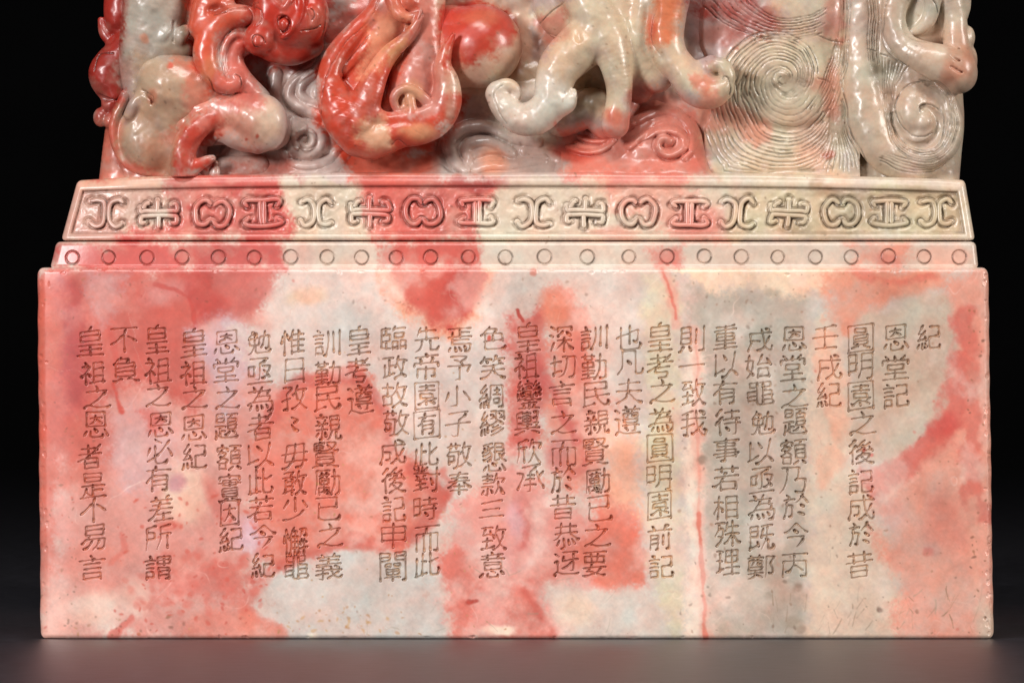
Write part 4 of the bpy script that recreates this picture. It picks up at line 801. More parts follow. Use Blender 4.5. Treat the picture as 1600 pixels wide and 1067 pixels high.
for k, x in zip(KIND, MX):
    tilt = rng.normal(0, .03); sc_ = 1 + rng.normal(0, .03); yo = 331.5 + rng.normal(0, .8)
    S = []
    for s in motif_strokes(k):
        p = spline(np.array(s, float) + rng.normal(0, .7, (len(s), 2)), 7) * sc_
        S.append(np.stack([x + p[:, 0] - p[:, 1] * tilt, yo + p[:, 1] + p[:, 0] * tilt], -1))
    MOT.append(S)
FS = 2; FRX, FRY = 90, 290; frd = np.full((90 * FS, 1440 * FS), 99., np.float32)
for S in MOT:
    for p in S:
        for a, b in zip(p[:-1], p[1:]):
            m = 13; x0 = int((min(a[0], b[0]) - m - FRX) * FS); x1 = int((max(a[0], b[0]) + m - FRX) * FS) + 1
            y0 = max(0, int((min(a[1], b[1]) - m - FRY) * FS)); y1 = int((max(a[1], b[1]) + m - FRY) * FS) + 1
            yy, xx = np.mgrid[y0:min(y1, 90 * FS), x0:x1]
            s_ = (slice(y0, min(y1, 90 * FS)), slice(x0, x1))
            frd[s_] = np.minimum(frd[s_], seg_d(xx / FS + FRX, yy / FS + FRY, a, b))
lump = fbm2(FH, FW, 13, 77, 3); lump /= lump.std()
def fr_base(X, Y):
    return -40 + (Y - 281) * .175
def fr_e(X, Y, dl, dr, dt, db):
    x, y = X.ravel(), Y.ravel()
    e = fr_base(X, Y) + ridge(np.minimum(dl, 9), 9) + ridge(np.minimum(dr, 9), 9) + ridge(np.minimum(dt, 8), 8) + ridge(np.minimum(db, 5), 5)
    e = np.maximum(e, -76)
    pin = panel_in(X, Y); inside = sstep(-1.5, 2.2, pin)
    e = e + 1.2 * sstep(-14, -6, pin) * sstep(0, -5, pin) - 5.5 * inside - 1.6 * np.exp(-((pin - 1.2) / 1.6) ** 2)
    e = e - lean(dl, 88, .27)
    d = bil(frd, (x - FRX) * FS, (y - FRY) * FS).reshape(X.shape)
    pit = sstep(11, 6.0, d) * (.6 + .4 * bil(lump, x - FX0, y - FY0).reshape(X.shape))
    e = e - 3.0 * pit * inside - 1.8 * np.exp(-((d - 5.0) / 1.0) ** 2) * inside + .45 * inside * bil(lump, x * 1.0 - FX0, y + 300 - FY0).reshape(X.shape)
    return e + .5 * bil(wob, x - FX0, y - FY0).reshape(X.shape)
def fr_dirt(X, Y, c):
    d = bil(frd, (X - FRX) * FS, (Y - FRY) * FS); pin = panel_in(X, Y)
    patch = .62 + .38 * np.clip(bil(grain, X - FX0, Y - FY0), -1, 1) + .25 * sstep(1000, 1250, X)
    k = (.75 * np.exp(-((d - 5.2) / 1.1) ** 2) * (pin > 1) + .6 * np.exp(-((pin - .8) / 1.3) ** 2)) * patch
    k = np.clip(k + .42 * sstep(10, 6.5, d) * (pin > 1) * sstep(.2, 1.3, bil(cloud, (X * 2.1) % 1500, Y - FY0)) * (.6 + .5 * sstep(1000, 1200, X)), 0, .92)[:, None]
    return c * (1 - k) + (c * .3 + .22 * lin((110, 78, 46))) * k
frieze = slab('frieze_band', fr_l, fr_r, fr_top, 375.5, fr_e, -1440, .85, M_BAND, seal, 9, fr_dirt)
def mot_surface(X, Y): return fr_base(X, Y) + .9 - 1.8 * sstep(1050, 1300, X) - lean(X - fr_l(Y), 88, .27)
BEADSEC = ((-1, -1.0), (-.82, -.25), (-.45, .02), (0, .12), (.45, .02), (.82, -.25), (1, -1.0))
for S in MOT:
    parts = []
    for p in S:
        n = len(p); t = np.linspace(0, 1, n); wd = 4.0 * np.clip(.45 + np.minimum(t, 1 - t) * 9, 0, 1) + .25 * np.sin(t * 9 + p[0, 0])
        parts.append(ribbon(p, wd, 2.6, mot_surface, -2.4, BEADSEC))
    V, F = gather(parts)
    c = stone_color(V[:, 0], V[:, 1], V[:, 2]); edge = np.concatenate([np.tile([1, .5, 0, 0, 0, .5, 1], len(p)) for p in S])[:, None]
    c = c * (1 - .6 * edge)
    link_mesh('frieze_motif', V, F, c * (.93 + .1 * rng.random()), M_BAND, frieze)
# ------------------------------------------------------------------ carved knob: each figure is modelled as a smooth solid
KE = -34          # how far the carving stands back from the face of the base
class Vol:
    def __init__(s, x0, x1, y0, y1, e0, e1, h=1.5):
        s.o = np.array([x0, y0, e0], float); s.h = h
        s.n = [int((b - a) / h) + 1 for a, b in ((x0, x1), (y0, y1), (e0, e1))]
        s.f = np.full(s.n, 40., np.float32)
        s.ax = [s.o[i] + np.arange(s.n[i]) * h for i in range(3)]
    def win(s, lo, hi):
        r = []
        for i in range(3):
            a = int(max(0, (lo[i] - s.o[i]) / s.h - 1)); b = int(min(s.n[i], (hi[i] - s.o[i]) / s.h + 2))
            if b <= a: return None
            r.append(slice(a, b))
        return tuple(r)
    def grid(s, w_): return s.ax[0][w_[0]][:, None, None], s.ax[1][w_[1]][None, :, None], s.ax[2][w_[2]][None, None, :]
    def _chain(s, pts, fe, sub, m):
        p = spline(np.asarray(pts, float), sub) if len(pts) > 2 else spline(np.asarray(pts, float), 2)
        p[:, 3] = np.maximum(p[:, 3], 1)
        mg = p[:, 3].max() + m
        W = s.win(p[:, :3].min(0) - mg * np.array([1, 1, 1 / min(fe, 1)]), p[:, :3].max(0) + mg * np.array([1, 1, 1 / min(fe, 1)]))
        if W is None: return None, None
        g = np.full([q.stop - q.start for q in W], 40., np.float32)
        for a, b in zip(p[:-1], p[1:]):
            mm = max(a[3], b[3]) + m; me = mm / min(fe, 1)
            w_ = s.win(np.minimum(a, b)[:3] - (mm, mm, me), np.maximum(a, b)[:3] + (mm, mm, me))
            if w_ is None: continue
            X, Y, E = s.grid(w_)
            d = b[:3] - a[:3]; ds = d * (1, 1, fe); Lq = (ds * ds).sum() + 1e-6
            t = np.clip(((X - a[0]) * ds[0] + (Y - a[1]) * ds[1] + (E - a[2]) * fe * ds[2]) / Lq, 0, 1)
            q = np.sqrt((X - a[0] - t * d[0]) ** 2 + (Y - a[1] - t * d[1]) ** 2 + ((E - a[2] - t * d[2]) * fe) ** 2) - (a[3] + t * (b[3] - a[3]))
            l = tuple(slice(u.start - v.start, u.stop - v.start) for u, v in zip(w_, W))
            g[l] = np.minimum(g[l], q)
        return W, g
    def chain(s, pts, k=5, fe=1., sub=6):
        W, g = s._chain(pts, fe, sub, 8 + k)
        if W is None: return s
        f = s.f[W]; hh = np.maximum(k - np.abs(f - g), 0) / k
        s.f[W] = np.minimum(f, g) - hh * hh * k * .25; return s
    def carve(s, pts, k=4, fe=1., sub=6):
        W, g = s._chain(pts, fe, sub, 8 + k)
        if W is None: return s
        f = s.f[W]; g = -g; hh = np.maximum(k - np.abs(f - g), 0) / k
        s.f[W] = np.maximum(f, g) + hh * hh * k * .25; return s
    def ball(s, x, y, e, rx, ry, re, k=6, rot=0, cut=False):
        m = 12 + k; r = max(rx, ry)
        W = s.win((x - r - m, y - r - m, e - re - m), (x + r + m, y + r + m, e + re + m))
        X, Y, E = s.grid(W); c, q = math.cos(math.radians(rot)), math.sin(math.radians(rot))
        u = (X - x) * c + (Y - y) * q; v = -(X - x) * q + (Y - y) * c
        k0 = np.sqrt((u / rx) ** 2 + (v / ry) ** 2 + ((E - e) / re) ** 2)
        k1 = np.sqrt((u / rx ** 2) ** 2 + (v / ry ** 2) ** 2 + ((E - e) / re ** 2) ** 2) + 1e-6
        g = np.clip(k0 * (k0 - 1) / k1, -60, 40).astype(np.float32); f = s.f[W]
        if cut: g = -g; hh = np.maximum(k - np.abs(f - g), 0) / k; s.f[W] = np.maximum(f, g) + hh * hh * k * .25
        else: hh = np.maximum(k - np.abs(f - g), 0) / k; s.f[W] = np.minimum(f, g) - hh * hh * k * .25
        return s
    def relief(s, efun, k=6, bottom=None):
        """solid below a height sheet E = efun(X, Y), joined to what is there"""
        X, Y = np.meshgrid(s.ax[0], s.ax[1], indexing='ij'); Z = efun(X, Y)
        gx_, gy_ = np.gradient(Z, s.h); nrm = np.sqrt(1 + gx_ ** 2 + gy_ ** 2)
        g = ((s.ax[2][None, None, :] - Z[:, :, None]) / nrm[:, :, None]).astype(np.float32)
        hh = np.maximum(k - np.abs(s.f - g), 0) / k; s.f = np.minimum(s.f, g) - hh * hh * k * .25; return s
    def mesh(s, name, parent, wobble=.8, hair=None, mat=None, seed=5, tint=None):
        X_, Y_ = s.ax[0][:, None, None], s.ax[1][None, :, None]
        s.f = np.maximum(s.f, Y_ - (fr_top((X_ - 117) / 1394) + 2.5))       # all of it stands on the ledge of the frieze
        f = np.clip(s.f, -3 * s.h, 3 * s.h)
        f[0] = f[-1] = 3 * s.h; f[:, 0] = f[:, -1] = 3 * s.h; f[:, :, 0] = f[:, :, -1] = 3 * s.h
        G = vdb.FloatGrid(3 * s.h); G.copyFromArray(np.ascontiguousarray(f))
        pts, quads = G.convertToQuads(0.)
        V = pts.astype(float) * s.h + s.o
        # hand-carved unevenness, and engraved hair lines pressed into the surface
        a = fbm2(FH, FW, 26, seed, 3); a /= a.std()
        V[:, 2] += wobble * bil(a, V[:, 0] - FX0 + V[:, 2] * .3, V[:, 1] - FY0 + V[:, 2] * .2)
        c = stone_color(V[:, 0], V[:, 1], V[:, 2])
        if hair is not None:
            g = bil(hair, (V[:, 0] - HX0) * 2, (V[:, 1] - HY0) * 2) * ((V[:, 0] > HX0) & (V[:, 0] < HX1) & (V[:, 1] > HY0) & (V[:, 1] < HY1) & (V[:, 2] > -115))
            V[:, 2] -= 2.4 * g
            k_ = (.88 * g * (.6 + .4 * np.clip(bil(grain, V[:, 0] - FX0, V[:, 1] - FY0) + .4, -1, 1)))[:, None]
            c = c * (1 - k_) + (c * .2 + .10 * lin((110, 80, 46))) * k_
        V[:, 2] += KE
        return link_mesh(name, V, [quads[:, ::-1].astype(np.int32)], c, mat or M_KNOB, parent)
def ch(rows): return [tuple(r) for r in rows]
HX0, HX1, HY0, HY1 = 130, 1540, -80, 275
hair = np.zeros(((HY1 - HY0) * 2 + 2, (HX1 - HX0) * 2 + 2), np.float32)
def hl(pts, w_=1.0, strength=1.0, n=8):
    p = spline(np.array(pts, float), n)
    if len(pts) > 3: p = p + np.stack([1.5 * bil(WX, p[:, 0] - FX0, p[:, 1] - FY0) / WX.std() + .5 * np.sin(p[:, 1] * .09 + len(pts)), 1.5 * bil(WY, p[:, 0] - FX0, p[:, 1] - FY0) / WY.std()], -1)
    fade = np.clip(.95 + .35 * bil(grain, (p[:, 0] * 1.7) % 1500, (p[:, 1] * 1.7) % 1100), .25, 1)
    m = w_ + 2
    for i, (a, b) in enumerate(zip(p[:-1], p[1:])):
        x0 = int((min(a[0], b[0]) - m - HX0) * 2); x1 = int((max(a[0], b[0]) + m - HX0) * 2) + 1
        y0 = int((min(a[1], b[1]) - m - HY0) * 2); y1 = int((max(a[1], b[1]) + m - HY0) * 2) + 1
        x0, y0 = max(x0, 0), max(y0, 0); x1, y1 = min(x1, hair.shape[1]), min(y1, hair.shape[0])
        if x1 <= x0 or y1 <= y0: continue
        yy, xx = np.mgrid[y0:y1, x0:x1]
        hair[y0:y1, x0:x1] = np.maximum(hair[y0:y1, x0:x1], strength * fade[i] * sstep(w_ + .7, w_ - .6, seg_d(xx / 2 + HX0, yy / 2 + HY0, a, b)))
# engraved outlines on the beasts
for s_ in [[(383,12),(398,10),(408,18),(408,32),(401,40)],[(384,8),(392,6),(403,4)],[(334,22),(352,18),(378,11),(388,14),(394,24),(390,36),(382,42)],
           [(357,48),(343,66),(340,90),(346,112),(353,127)],[(353,126),(358,124),(357,118)],[(322,120),(332,140),(350,147),(366,144),(376,132),(374,120),(366,115)],
           [(434,28),(442,25),(450,27),(453,36),(447,48),(442,52),(436,44),(433,34),(434,28)],[(394,60),(397,56),(404,55),(411,59),(415,66)],[(394,60),(394,66),(398,71),(402,72)],
           [(486,14),(491,17),(492,24),(487,30)],[(142,108),(150,82),(172,80)],[(707,52),(702,46),(699,36)],[(712,50),(716,44),(718,40)],[(654,30),(660,20),(660,14)],
           [(1130,126),(1133,121),(1138,123),(1142,134),(1140,148)],[(898,148),(900,140),(906,130),(914,127)],[(838,42),(844,32),(862,18),(884,2)],[(838,42),(842,48),(860,52),(876,60)],
           [(500,60),(506,40),(508,10)],[(470,48),(490,44),(500,38)]]: hl(s_, .9)

# combed hairs of the mane, the pale band and the curls
figure_hair, hair = hair, np.zeros_like(hair)          # the beasts keep their own lines, the mane its combing
c_ = (1222, 120)
def family(n, rows, w_=1.0, st=1.0, clip_=268, gap=None):
    """n engraved hairs running from rail to rail: each row gives the place of the first and of the last hair"""
    for k in range(n):
        s_ = np.clip((k + rng.uniform(-.16, .16)) / max(1, n - 1), -.05, 1.05); pts = [(a[0] + (b[0] - a[0]) * s_, a[1] + (b[1] - a[1]) * s_) for a, b in rows]
        p = spline(np.array(pts, float), 8); i0, i1 = int(rng.uniform(0, .07) * len(p)), int(len(p) * (1 - rng.uniform(0, .09))); p = p[i0:i1]; p = p[p[:, 1] < clip_]
        if gap: p = p[np.hypot(p[:, 0] - gap[0], (p[:, 1] - gap[1])) > gap[2] * rng.uniform(.7, 1.2)] if gap[2] < 0 else p
        if len(p) > 3: hl(p[::2], w_, st * rng.uniform(.7, 1.05), 3)
def swirl(R, f0, f1, b=.173, w_=1.0, st=1.0):
    f = np.radians(np.linspace(f0, f1, 44)); r = R * np.exp(-b * (f - math.pi / 2)) + rng.uniform(-.6, .6)
    hl(np.stack([c_[0] - r * np.sin(f) * 1.0 + 2, c_[1] + r * np.cos(f) * .98], -1), w_, st, 2)
for k, R in enumerate(np.arange(42, 104, 6.9)):          # the arm that rises on the left, crosses the top and winds in from the right
    swirl(R + rng.uniform(-1, 1), 60 + rng.uniform(-8, 12) + (12 if R > 80 else 0), (470 if k < 2 else 400 - 16 * k) + rng.uniform(-8, 8))
for k, R in enumerate([17, 22, 28]): swirl(R, 100, 520 - 60 * k, .21, .8, .9)
for k, R in enumerate(np.arange(16, 64, 7.5)):           # the arm below, winding in from the left
    f = np.radians(np.linspace(-52 + rng.uniform(-10, 10), 118 - 4 * k, 30)); r = R * (1 + .10 * np.cos(f * 1.2)) * np.exp(-.13 * f)
    hl(np.stack([c_[0] + 6 - r * np.sin(f), c_[1] + 4 + r * np.cos(f) * 1.05], -1), .7, .62 * rng.uniform(.6, 1.1), 2)
family(13, [((1176,112),(1128,92)), ((1173,140),(1098,150)), ((1184,176),(1102,200)), ((1206,200),(1140,262)), ((1240,206),(1232,284)), ((1276,192),(1290,262)), ((1304,160),(1316,222))])
family(9, [((1311,58),(1330,58)), ((1301,98),(1325,110)), ((1284,140),(1317,150)), ((1256,178),(1306,180))], .8, .85)
family(11, [((1305,170),(1320,156)), ((1303,204),(1330,204)), ((1289,236),(1343,240)), ((1266,270),(1357,270))])
family(9, [((1168,-36),(1096,2)), ((1180,-2),(1138,36)), ((1214,22),(1196,57)), ((1262,22),(1258,58)), ((1306,-8),(1290,46))], .85, .95)
family(5, [((1318,-60),(1334,-60)), ((1318,0),(1332,0)), ((1312,62),(1331,60))], .8, .8)
family(6, [((1357,-60),(1380,-60)), ((1359,20),(1379,20)), ((1358,70),(1378,72)), ((1360,92),(1380,108))], .75, .8)
family(8, [((1384,86),(1424,100)), ((1386,110),(1414,118)), ((1384,150),(1402,142)), ((1388,190),(1402,178))], .8, .9)
family(6, [((1384,150),(1398,160)), ((1392,206),(1402,198)), ((1416,240),(1420,222)), ((1452,250),(1450,232)), ((1484,234),(1472,220)), ((1500,196),(1482,188)), ((1494,160),(1478,164))], .8, .9)
family(7, [((1440,122),(1452,136)), ((1466,130),(1468,146)), ((1490,150),(1478,162)), ((1500,186),(1486,184))], .75, .8)
family(5, [((1376,246),(1390,236)), ((1410,262),(1420,246)), ((1456,266),(1456,252)), ((1496,240),(1486,236))], .8, .85)
for s_ in [[(1282,52),(1302,60),(1324,64)],[(1380,82),(1402,90),(1418,100)],[(1282,120),(1300,126),(1308,142)],[(1358,74),(1372,78)],[(1327,-20),(1324,60),(1318,110),(1325,160),(1337,210),(1366,264)],
           [(1441,126),(1420,132),(1408,150),(1405,170),(1412,192),(1428,208),(1446,210),(1458,204)],[(1439,172),(1439,164),(1448,161),(1462,166),(1472,174)],[(1474,176),(1478,196),(1472,216),(1456,234),(1430,236)],
           [(1392,-10),(1384,20),(1383,50),(1392,74),(1410,92)],[(1456,-6),(1466,10),(1468,34)]]: hl(s_, .9, .95)
hair, figure_hair = figure_hair, hair
# fine chisel strokes left on the flame and the pale leg
family(16, [((520,150),(548,232)), ((542,156),(572,236)), ((566,170),(590,236))], .6, .16)
family(9, [((640,206),(690,176)), ((650,214),(704,180))], .6, .14)
family(8, [((576,70),(560,96)), ((590,92),(570,120))], .55, .15)
for s_ in [[(500,176),(512,112),(536,66),(572,30),(594,-10)],[(534,118),(534,104),(556,78),(574,52)],[(594,172),(606,140),(614,112),(632,88),(652,52)],[(612,226),(622,218),(634,226)],[(238,160),(237,150),(228,143)],
           [(340,216),(330,226),(326,238)],[(786,130),(772,140),(770,150),(778,172),(792,190)],[(903,150),(908,140),(922,130),(936,132)],[(1024,16),(1018,46),(1020,70),(1030,84)]]: hl(s_, .7, .7)

# --- the mass the figures are cut from
V = Vol(140, 1535, -150, 282, -330, -30, 2.4)
def ground(X, Y):
    e = -82 + 24 * sstep(225, 270, Y) - .08 * np.clip(60 - Y, 0, None) + 5 * np.sin(X * .021 + 1) * np.sin(Y * .03)
    edge = np.minimum(X - (156 + 22 * sstep(260, 150, Y) + 5 * np.sin(Y * .045)), (1502 - 10 * sstep(200, 270, Y) + 6 * np.sin(Y * .05)) - X)
    return e - 56 * (1 - np.sqrt(np.clip(1 - (1 - np.clip(edge, 0, 60) / 60) ** 2, 0, 1))) - 400 * sstep(2, -9, edge)
V.relief(ground, 4)
def settle(f, x0, x1, y0, m=26):
    def g(X, Y):
        b = sstep(m, 3, np.minimum(np.minimum(X - x0, x1 - X), Y - y0 + 6)); return f(X, Y) * (1 - b) + (ground(X, Y) - 5) * b
    return g
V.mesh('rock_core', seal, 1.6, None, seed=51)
# its back, plain, closing the stone behind the relief
def core_l(y): return 196 + 10 * sstep(270, 0, y)
def core_r(y): return 1452 + 0 * y
slab('knob_body', core_l, core_r, -150, 281, lambda X, Y, dl, dr, dt, db: -184 + ridge(np.minimum(dl, 40), 40) + ridge(np.minimum(dr, 40), 40) + ridge(np.minimum(dt, 40), 40), -1400, 6, M_KNOB, seal, 30)

# --- left edge: two red paws seen from the side
V = Vol(125, 225, -60, 282, -190, -30)
V.chain([(186,-40,-112,26),(182,-5,-106,27),(180,18,-102,25),(178,32,-104,20)]).chain([(150,26,-108,5),(155,46,-104,8),(166,60,-100,8),(180,66,-98,9)], 5)
V.chain([(206,46,-96,20),(188,74,-94,26),(166,100,-92,29),(161,116,-90,29),(172,140,-90,24)],8)
V.chain([(172,146,-86,16),(166,160,-84,14)],6).ball(166,160,-78,12,10,10,4).ball(151,180,-86,12,15,14,5).ball(165,186,-80,10,12,12,4).ball(180,178,-82,14,16,16,5)
V.carve([(148,148,-78,4),(162,153,-75,5),(180,150,-76,4)],5)
V.chain([(184,190,-106,26),(182,230,-104,29),(180,284,-98,33)],10)
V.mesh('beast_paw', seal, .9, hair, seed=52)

# --- grey limb and the haunch below it
V = Vol(165, 335, -90, 282, -150, 20)
V.chain([(246,-80,-58,58),(240,-20,-58,54),(234,25,-58,49),(222,66,-60,41),(213,104,-64,31),(214,140,-66,26)], 8, 1.15)
V.chain([(296,-80,-74,34),(298,0,-76,26),(302,70,-78,24)],8)
V.ball(262,74,-48,36,24,26,8).chain([(238,80,-40,14),(244,62,-34,13),(254,50,-30,12),(262,44,-34,12)],6).chain([(268,70,-38,14),(278,56,-28,12),(286,46,-36,10)],5)
V.carve([(270,34,-28,2.4),(270,48,-22,2.6),(269,62,-22,2.4)],4).carve([(240,98,-30,3),(262,90,-24,3.5),(294,88,-26,3.5)],5)
V.mesh('beast_limb', seal, 1.0, hair, seed=53)
V = Vol(160, 380, 76, 284, -150, 30)
V.ball(260,128,-52,52,48,48,10).chain([(268,132,-48,46),(300,132,-44,42),(345,128,-46,38)],20).chain([(290,160,-48,36),(345,150,-50,34)],18)
V.ball(226,214,-72,48,58,42,10,-12).chain([(236,158,-54,32),(252,180,-56,34),(272,215,-62,36),(282,250,-66,32)],14).chain([(300,190,-50,24),(290,230,-62,30)],12)
V.chain([(192,146,-56,9),(178,174,-58,8),(172,200,-60,7.5),(177,228,-61,7),(191,252,-61,7),(214,265,-60,6),(252,271,-58,5)],6)
V.carve([(220,142,-22,3),(229,146,-19,4),(236,152,-19,4),(236,160,-21,2.4)],5).carve([(189,164,-38,2.6),(183,190,-38,2.6),(186,225,-38,2.6),(199,246,-40,2.4),(222,260,-40,2.4)],6)
V.chain([(222,146,-32,8),(208,160,-36,10),(198,178,-42,9)],6)
V.mesh('beast_haunch', seal, 1.0, hair, seed=54)

# --- forearm ending in the rounded pale paw, with the hooked red claw below
V = Vol(235, 462, 118, 284, -120, 45)
V.chain([(250,212,-50,14),(280,194,-40,18),(310,174,-32,21),(345,158,-28,20),(375,150,-34,18)],8).chain([(320,176,-38,32),(360,174,-30,34),(390,180,-22,37),(408,188,-16,38)],10)
V.ball(412,190,-14,34,45,33,8,-12).chain([(345,202,-26,18),(372,214,-22,20),(398,220,-18,20)],10).chain([(300,200,-50,30),(360,190,-56,34),(420,200,-60,34)],12).chain([(320,262,-70,20),(400,262,-70,22)],12)
V.carve([(344,184,10,3),(352,191,8,4.5),(364,202,8,3.5)],8).carve([(334,226,-4,8),(356,238,-8,10),(388,248,-14,10)],8)
V.chain([(345,184,-14,14),(325,186,-12,17),(304,202,-10,19),(288,226,-12,20),(284,252,-16,20),(286,284,-20,21)],5)
V.chain([(296,264,-16,13),(310,256,-12,10),(322,250,-10,8),(330,247,-12,6)],5).carve([(324,214,2,6),(310,226,6,6),(306,240,6,5)],6).carve([(308,247,8,2),(318,251,5,2),(326,253,2,1.8)],2.5)
V.ball(333,268,-26,9,13,9,3).ball(334,254,-22,5,5,6,2).carve([(313,262,-10,1.4),(325,262,-16,1.4),(330,257,-15,1.4),(340,255,-16,1.4)],1.5).carve([(325,262,-15,1.4),(328,274,-15,1.4)],1.5)
V.carve([(322,178,12,1.6),(308,183,12,1.6),(296,193,12,2),(284,204,9,1.6)],4)
V.mesh('beast_forearm', seal, .9, hair, seed=55)

# --- hooked scroll hanging from the head
V = Vol(280, 430, -70, 175, -110, 40)
V.chain([(394,24,-14,12),(378,22,-12,16),(352,26,-12,19),(330,48,-12,20),(319,80,-10,20),(326,108,-8,18),(339,126,-5,15),(356,134,-3,13),(368,128,-3,11),(366,119,-3,9),(359,120,-4,7)],3)
V.chain([(384,52,-20,5),(362,54,-13,7),(350,70,-10,7),(345,92,-8,6.5),(349,114,-6,5)],3).chain([(388,62,-36,18),(366,76,-28,18),(362,98,-24,18),(374,126,-24,21),(398,156,-36,24)],8).chain([(370,30,-40,26),(345,60,-44,26),(346,110,-46,26)],10)
V.chain([(345,-60,-46,38),(335,-20,-36,30),(322,10,-28,25),(314,40,-24,22)],10).ball(338,12,0,15,8,13,5,-18,True).ball(354,4,-16,12,11,10,4)
V.mesh('hooked_scroll', seal, .7, hair, seed=56)

# --- the dragon's head
V = Vol(368, 525, -80, 114, -110, 60)
V.ball(450,24,-44,62,58,60,10).ball(403,60,-8,25,25,26,8).chain([(410,66,-20,21),(430,78,-28,20),(458,80,-38,20),(484,68,-50,20)],10).ball(490,20,-28,20,42,34,8)
V.chain([(412,-20,-10,22),(418,10,-4,20),(412,40,-4,18)],10)
V.chain([(462,-20,8,8),(469,2,9,8),(467,20,9,8),(459,37,10,7),(449,51,8,5),(441,58,6,3)],4).ball(443,37,12,11,15,8,3,0,True).ball(443,38,8,8.5,10.5,9,2)
V.chain([(433,22,10,3.5),(431,36,10,3.5),(437,51,8,3)],3).chain([(430,26,10,3),(442,21,12,3),(452,25,12,3)],3).carve([(392,66,17,1.8),(395,57,19,2.2),(404,54,19.5,2.2),(414,60,17,1.8)],2).ball(402,66,14,8,7,6,3)
V.carve([(418,80,0,2),(440,70,6,2.4),(458,62,8,2),(478,54,6,1.6)],4).carve([(430,0,20,3),(442,6,22,3),(454,2,22,3)],5).carve([(478,16,20,2),(480,38,16,2.6),(472,58,8,2)],5)
V.chain([(424,-6,8,7),(440,12,12,5),(452,0,12,6)],4).chain([(486,14,6,6),(492,24,5,7),(488,36,2,6)],5)
V.mesh('dragon_head', seal, .8, hair, seed=57)

# --- tuft of flame under the pearl
V = Vol(484, 738, -110, 264, -120, 55)
V.chain([(600,-60,-40,14),(597,-10,-30,14),(580,22,-22,15),(550,52,-16,16),(524,86,-8,18),(514,122,-2,20),(522,154,0,28),(540,186,-2,35),(560,212,-6,33)],8)
V.chain([(640,-60,-30,8),(612,-10,-24,10),(588,40,-20,10),(560,80,-16,9),(534,108,-10,9)],6)
V.chain([(657,16,8,3),(654,30,6,6),(637,56,4,10),(608,84,4,15),(591,112,6,19),(575,150,8,25),(560,188,6,30)],7)
V.chain([(612,-80,-44,38),(610,10,-44,36),(590,60,-42,34),(560,104,-40,28),(550,140,-36,30)],8).chain([(660,-60,-46,36),(658,70,-38,36),(648,118,-32,40),(640,162,-30,38)],10).chain([(612,150,-40,24),(600,176,-30,20)],8).chain([(668,80,-32,22),(676,130,-32,22),(670,160,-30,20)],8).chain([(650,60,-26,10),(642,100,-24,16),(634,140,-22,18)],8)
V.chain([(709,52,12,3),(704,62,10,6),(696,80,8,10),(691,104,4,15),(698,130,0,20),(696,160,-2,25),(680,186,-2,27),(656,202,2,24),(626,206,2,25),(598,214,0,28),(578,220,-2,30)],6)
V.chain([(585,178,14,14),(606,186,12,12),(628,184,12,11),(650,182,12,11),(674,172,10,11)],6)
V.chain([(690,168,2,10),(672,162,8,9),(656,148,12,8.5),(640,139,14,8.5),(624,141,13,8),(615,153,11,7.5),(618,167,9,6.5),(627,171,8,5),(632,163,8,3.5)],2.5).chain([(646,192,12,11),(643,172,13,9),(640,152,13,8)],4).carve([(624,160,16,2.2),(626,152,17,2.6),(632,149,17,2)],2)
V.chain([(606,-30,-10,10),(616,10,-4,10),(630,25,-2,10),(644,26,-2,8),(654,22,0,6)],4).chain([(640,-40,-12,16),(640,0,-12,14)],8)
V.carve([(570,60,-6,4),(552,86,-2,6),(538,108,2,7),(538,118,4,6)],6).carve([(626,88,8,3.5),(610,118,6,6),(598,150,8,7),(600,170,10,6)],6)
V.carve([(612,228,26,3),(622,222,27,4),(630,228,24,3)],8).carve([(572,192,38,2),(590,197,35,2.4),(610,191,34,2)],7).carve([(548,24,-4,2.4),(528,54,2,2.4),(508,80,4,2)],5)
V.mesh('flame_tuft', seal, .9, hair, seed=58)

# --- pearl
V = Vol(660, 830, -15, 150, -140, 25)
V.ball(750,69,-58,66,66,66).ball(702,72,-70,46,68,54,16)
V.mesh('flaming_pearl', seal, .35, None, seed=59)

# --- pale dragon: shoulder, hooked foreleg, second leg, thigh and curled paw
V = Vol(745, 1165, -90, 222, -130, 50)
V.ball(925,0,-72,92,74,50,18).chain([(878,-60,-34,32),(910,-10,-22,34),(937,34,-14,34),(956,76,-9,29),(966,116,-7,23),(968,150,-10,20),(962,194,-16,22)],10)
V.chain([(930,52,-24,40),(902,76,-16,38),(876,102,-10,34),(866,130,-8,30),(860,160,-8,28),(838,182,-8,28),(811,184,-10,25),(789,166,-12,22),(776,146,-14,18)],8)
V.chain([(778,140,-14,15),(792,133,-9,12),(803,136,-6,9),(808,147,-6,7),(805,155,-8,5)],5).chain([(866,160,-6,24),(884,160,-2,17),(895,152,3,8),(898,141,6,3)],8).carve([(812,166,16,5),(824,164,14,4)],5)
V.ball(922,156,-24,20,24,44,8,0,True)
V.chain([(972,-30,-54,44),(988,40,-48,38),(1000,92,-46,34),(1028,116,-48,27)],18).chain([(1012,-30,-18,18),(1003,24,-13,13),(1000,64,-17,10),(1010,98,-24,8)],10)
V.chain([(1020,-70,-36,44),(1042,-20,-22,38),(1042,20,-16,32),(1040,54,-15,30),(1048,84,-13,27),(1066,108,-11,26),(1088,136,-7,28),(1110,144,-4,26),(1128,138,0,20)],9)
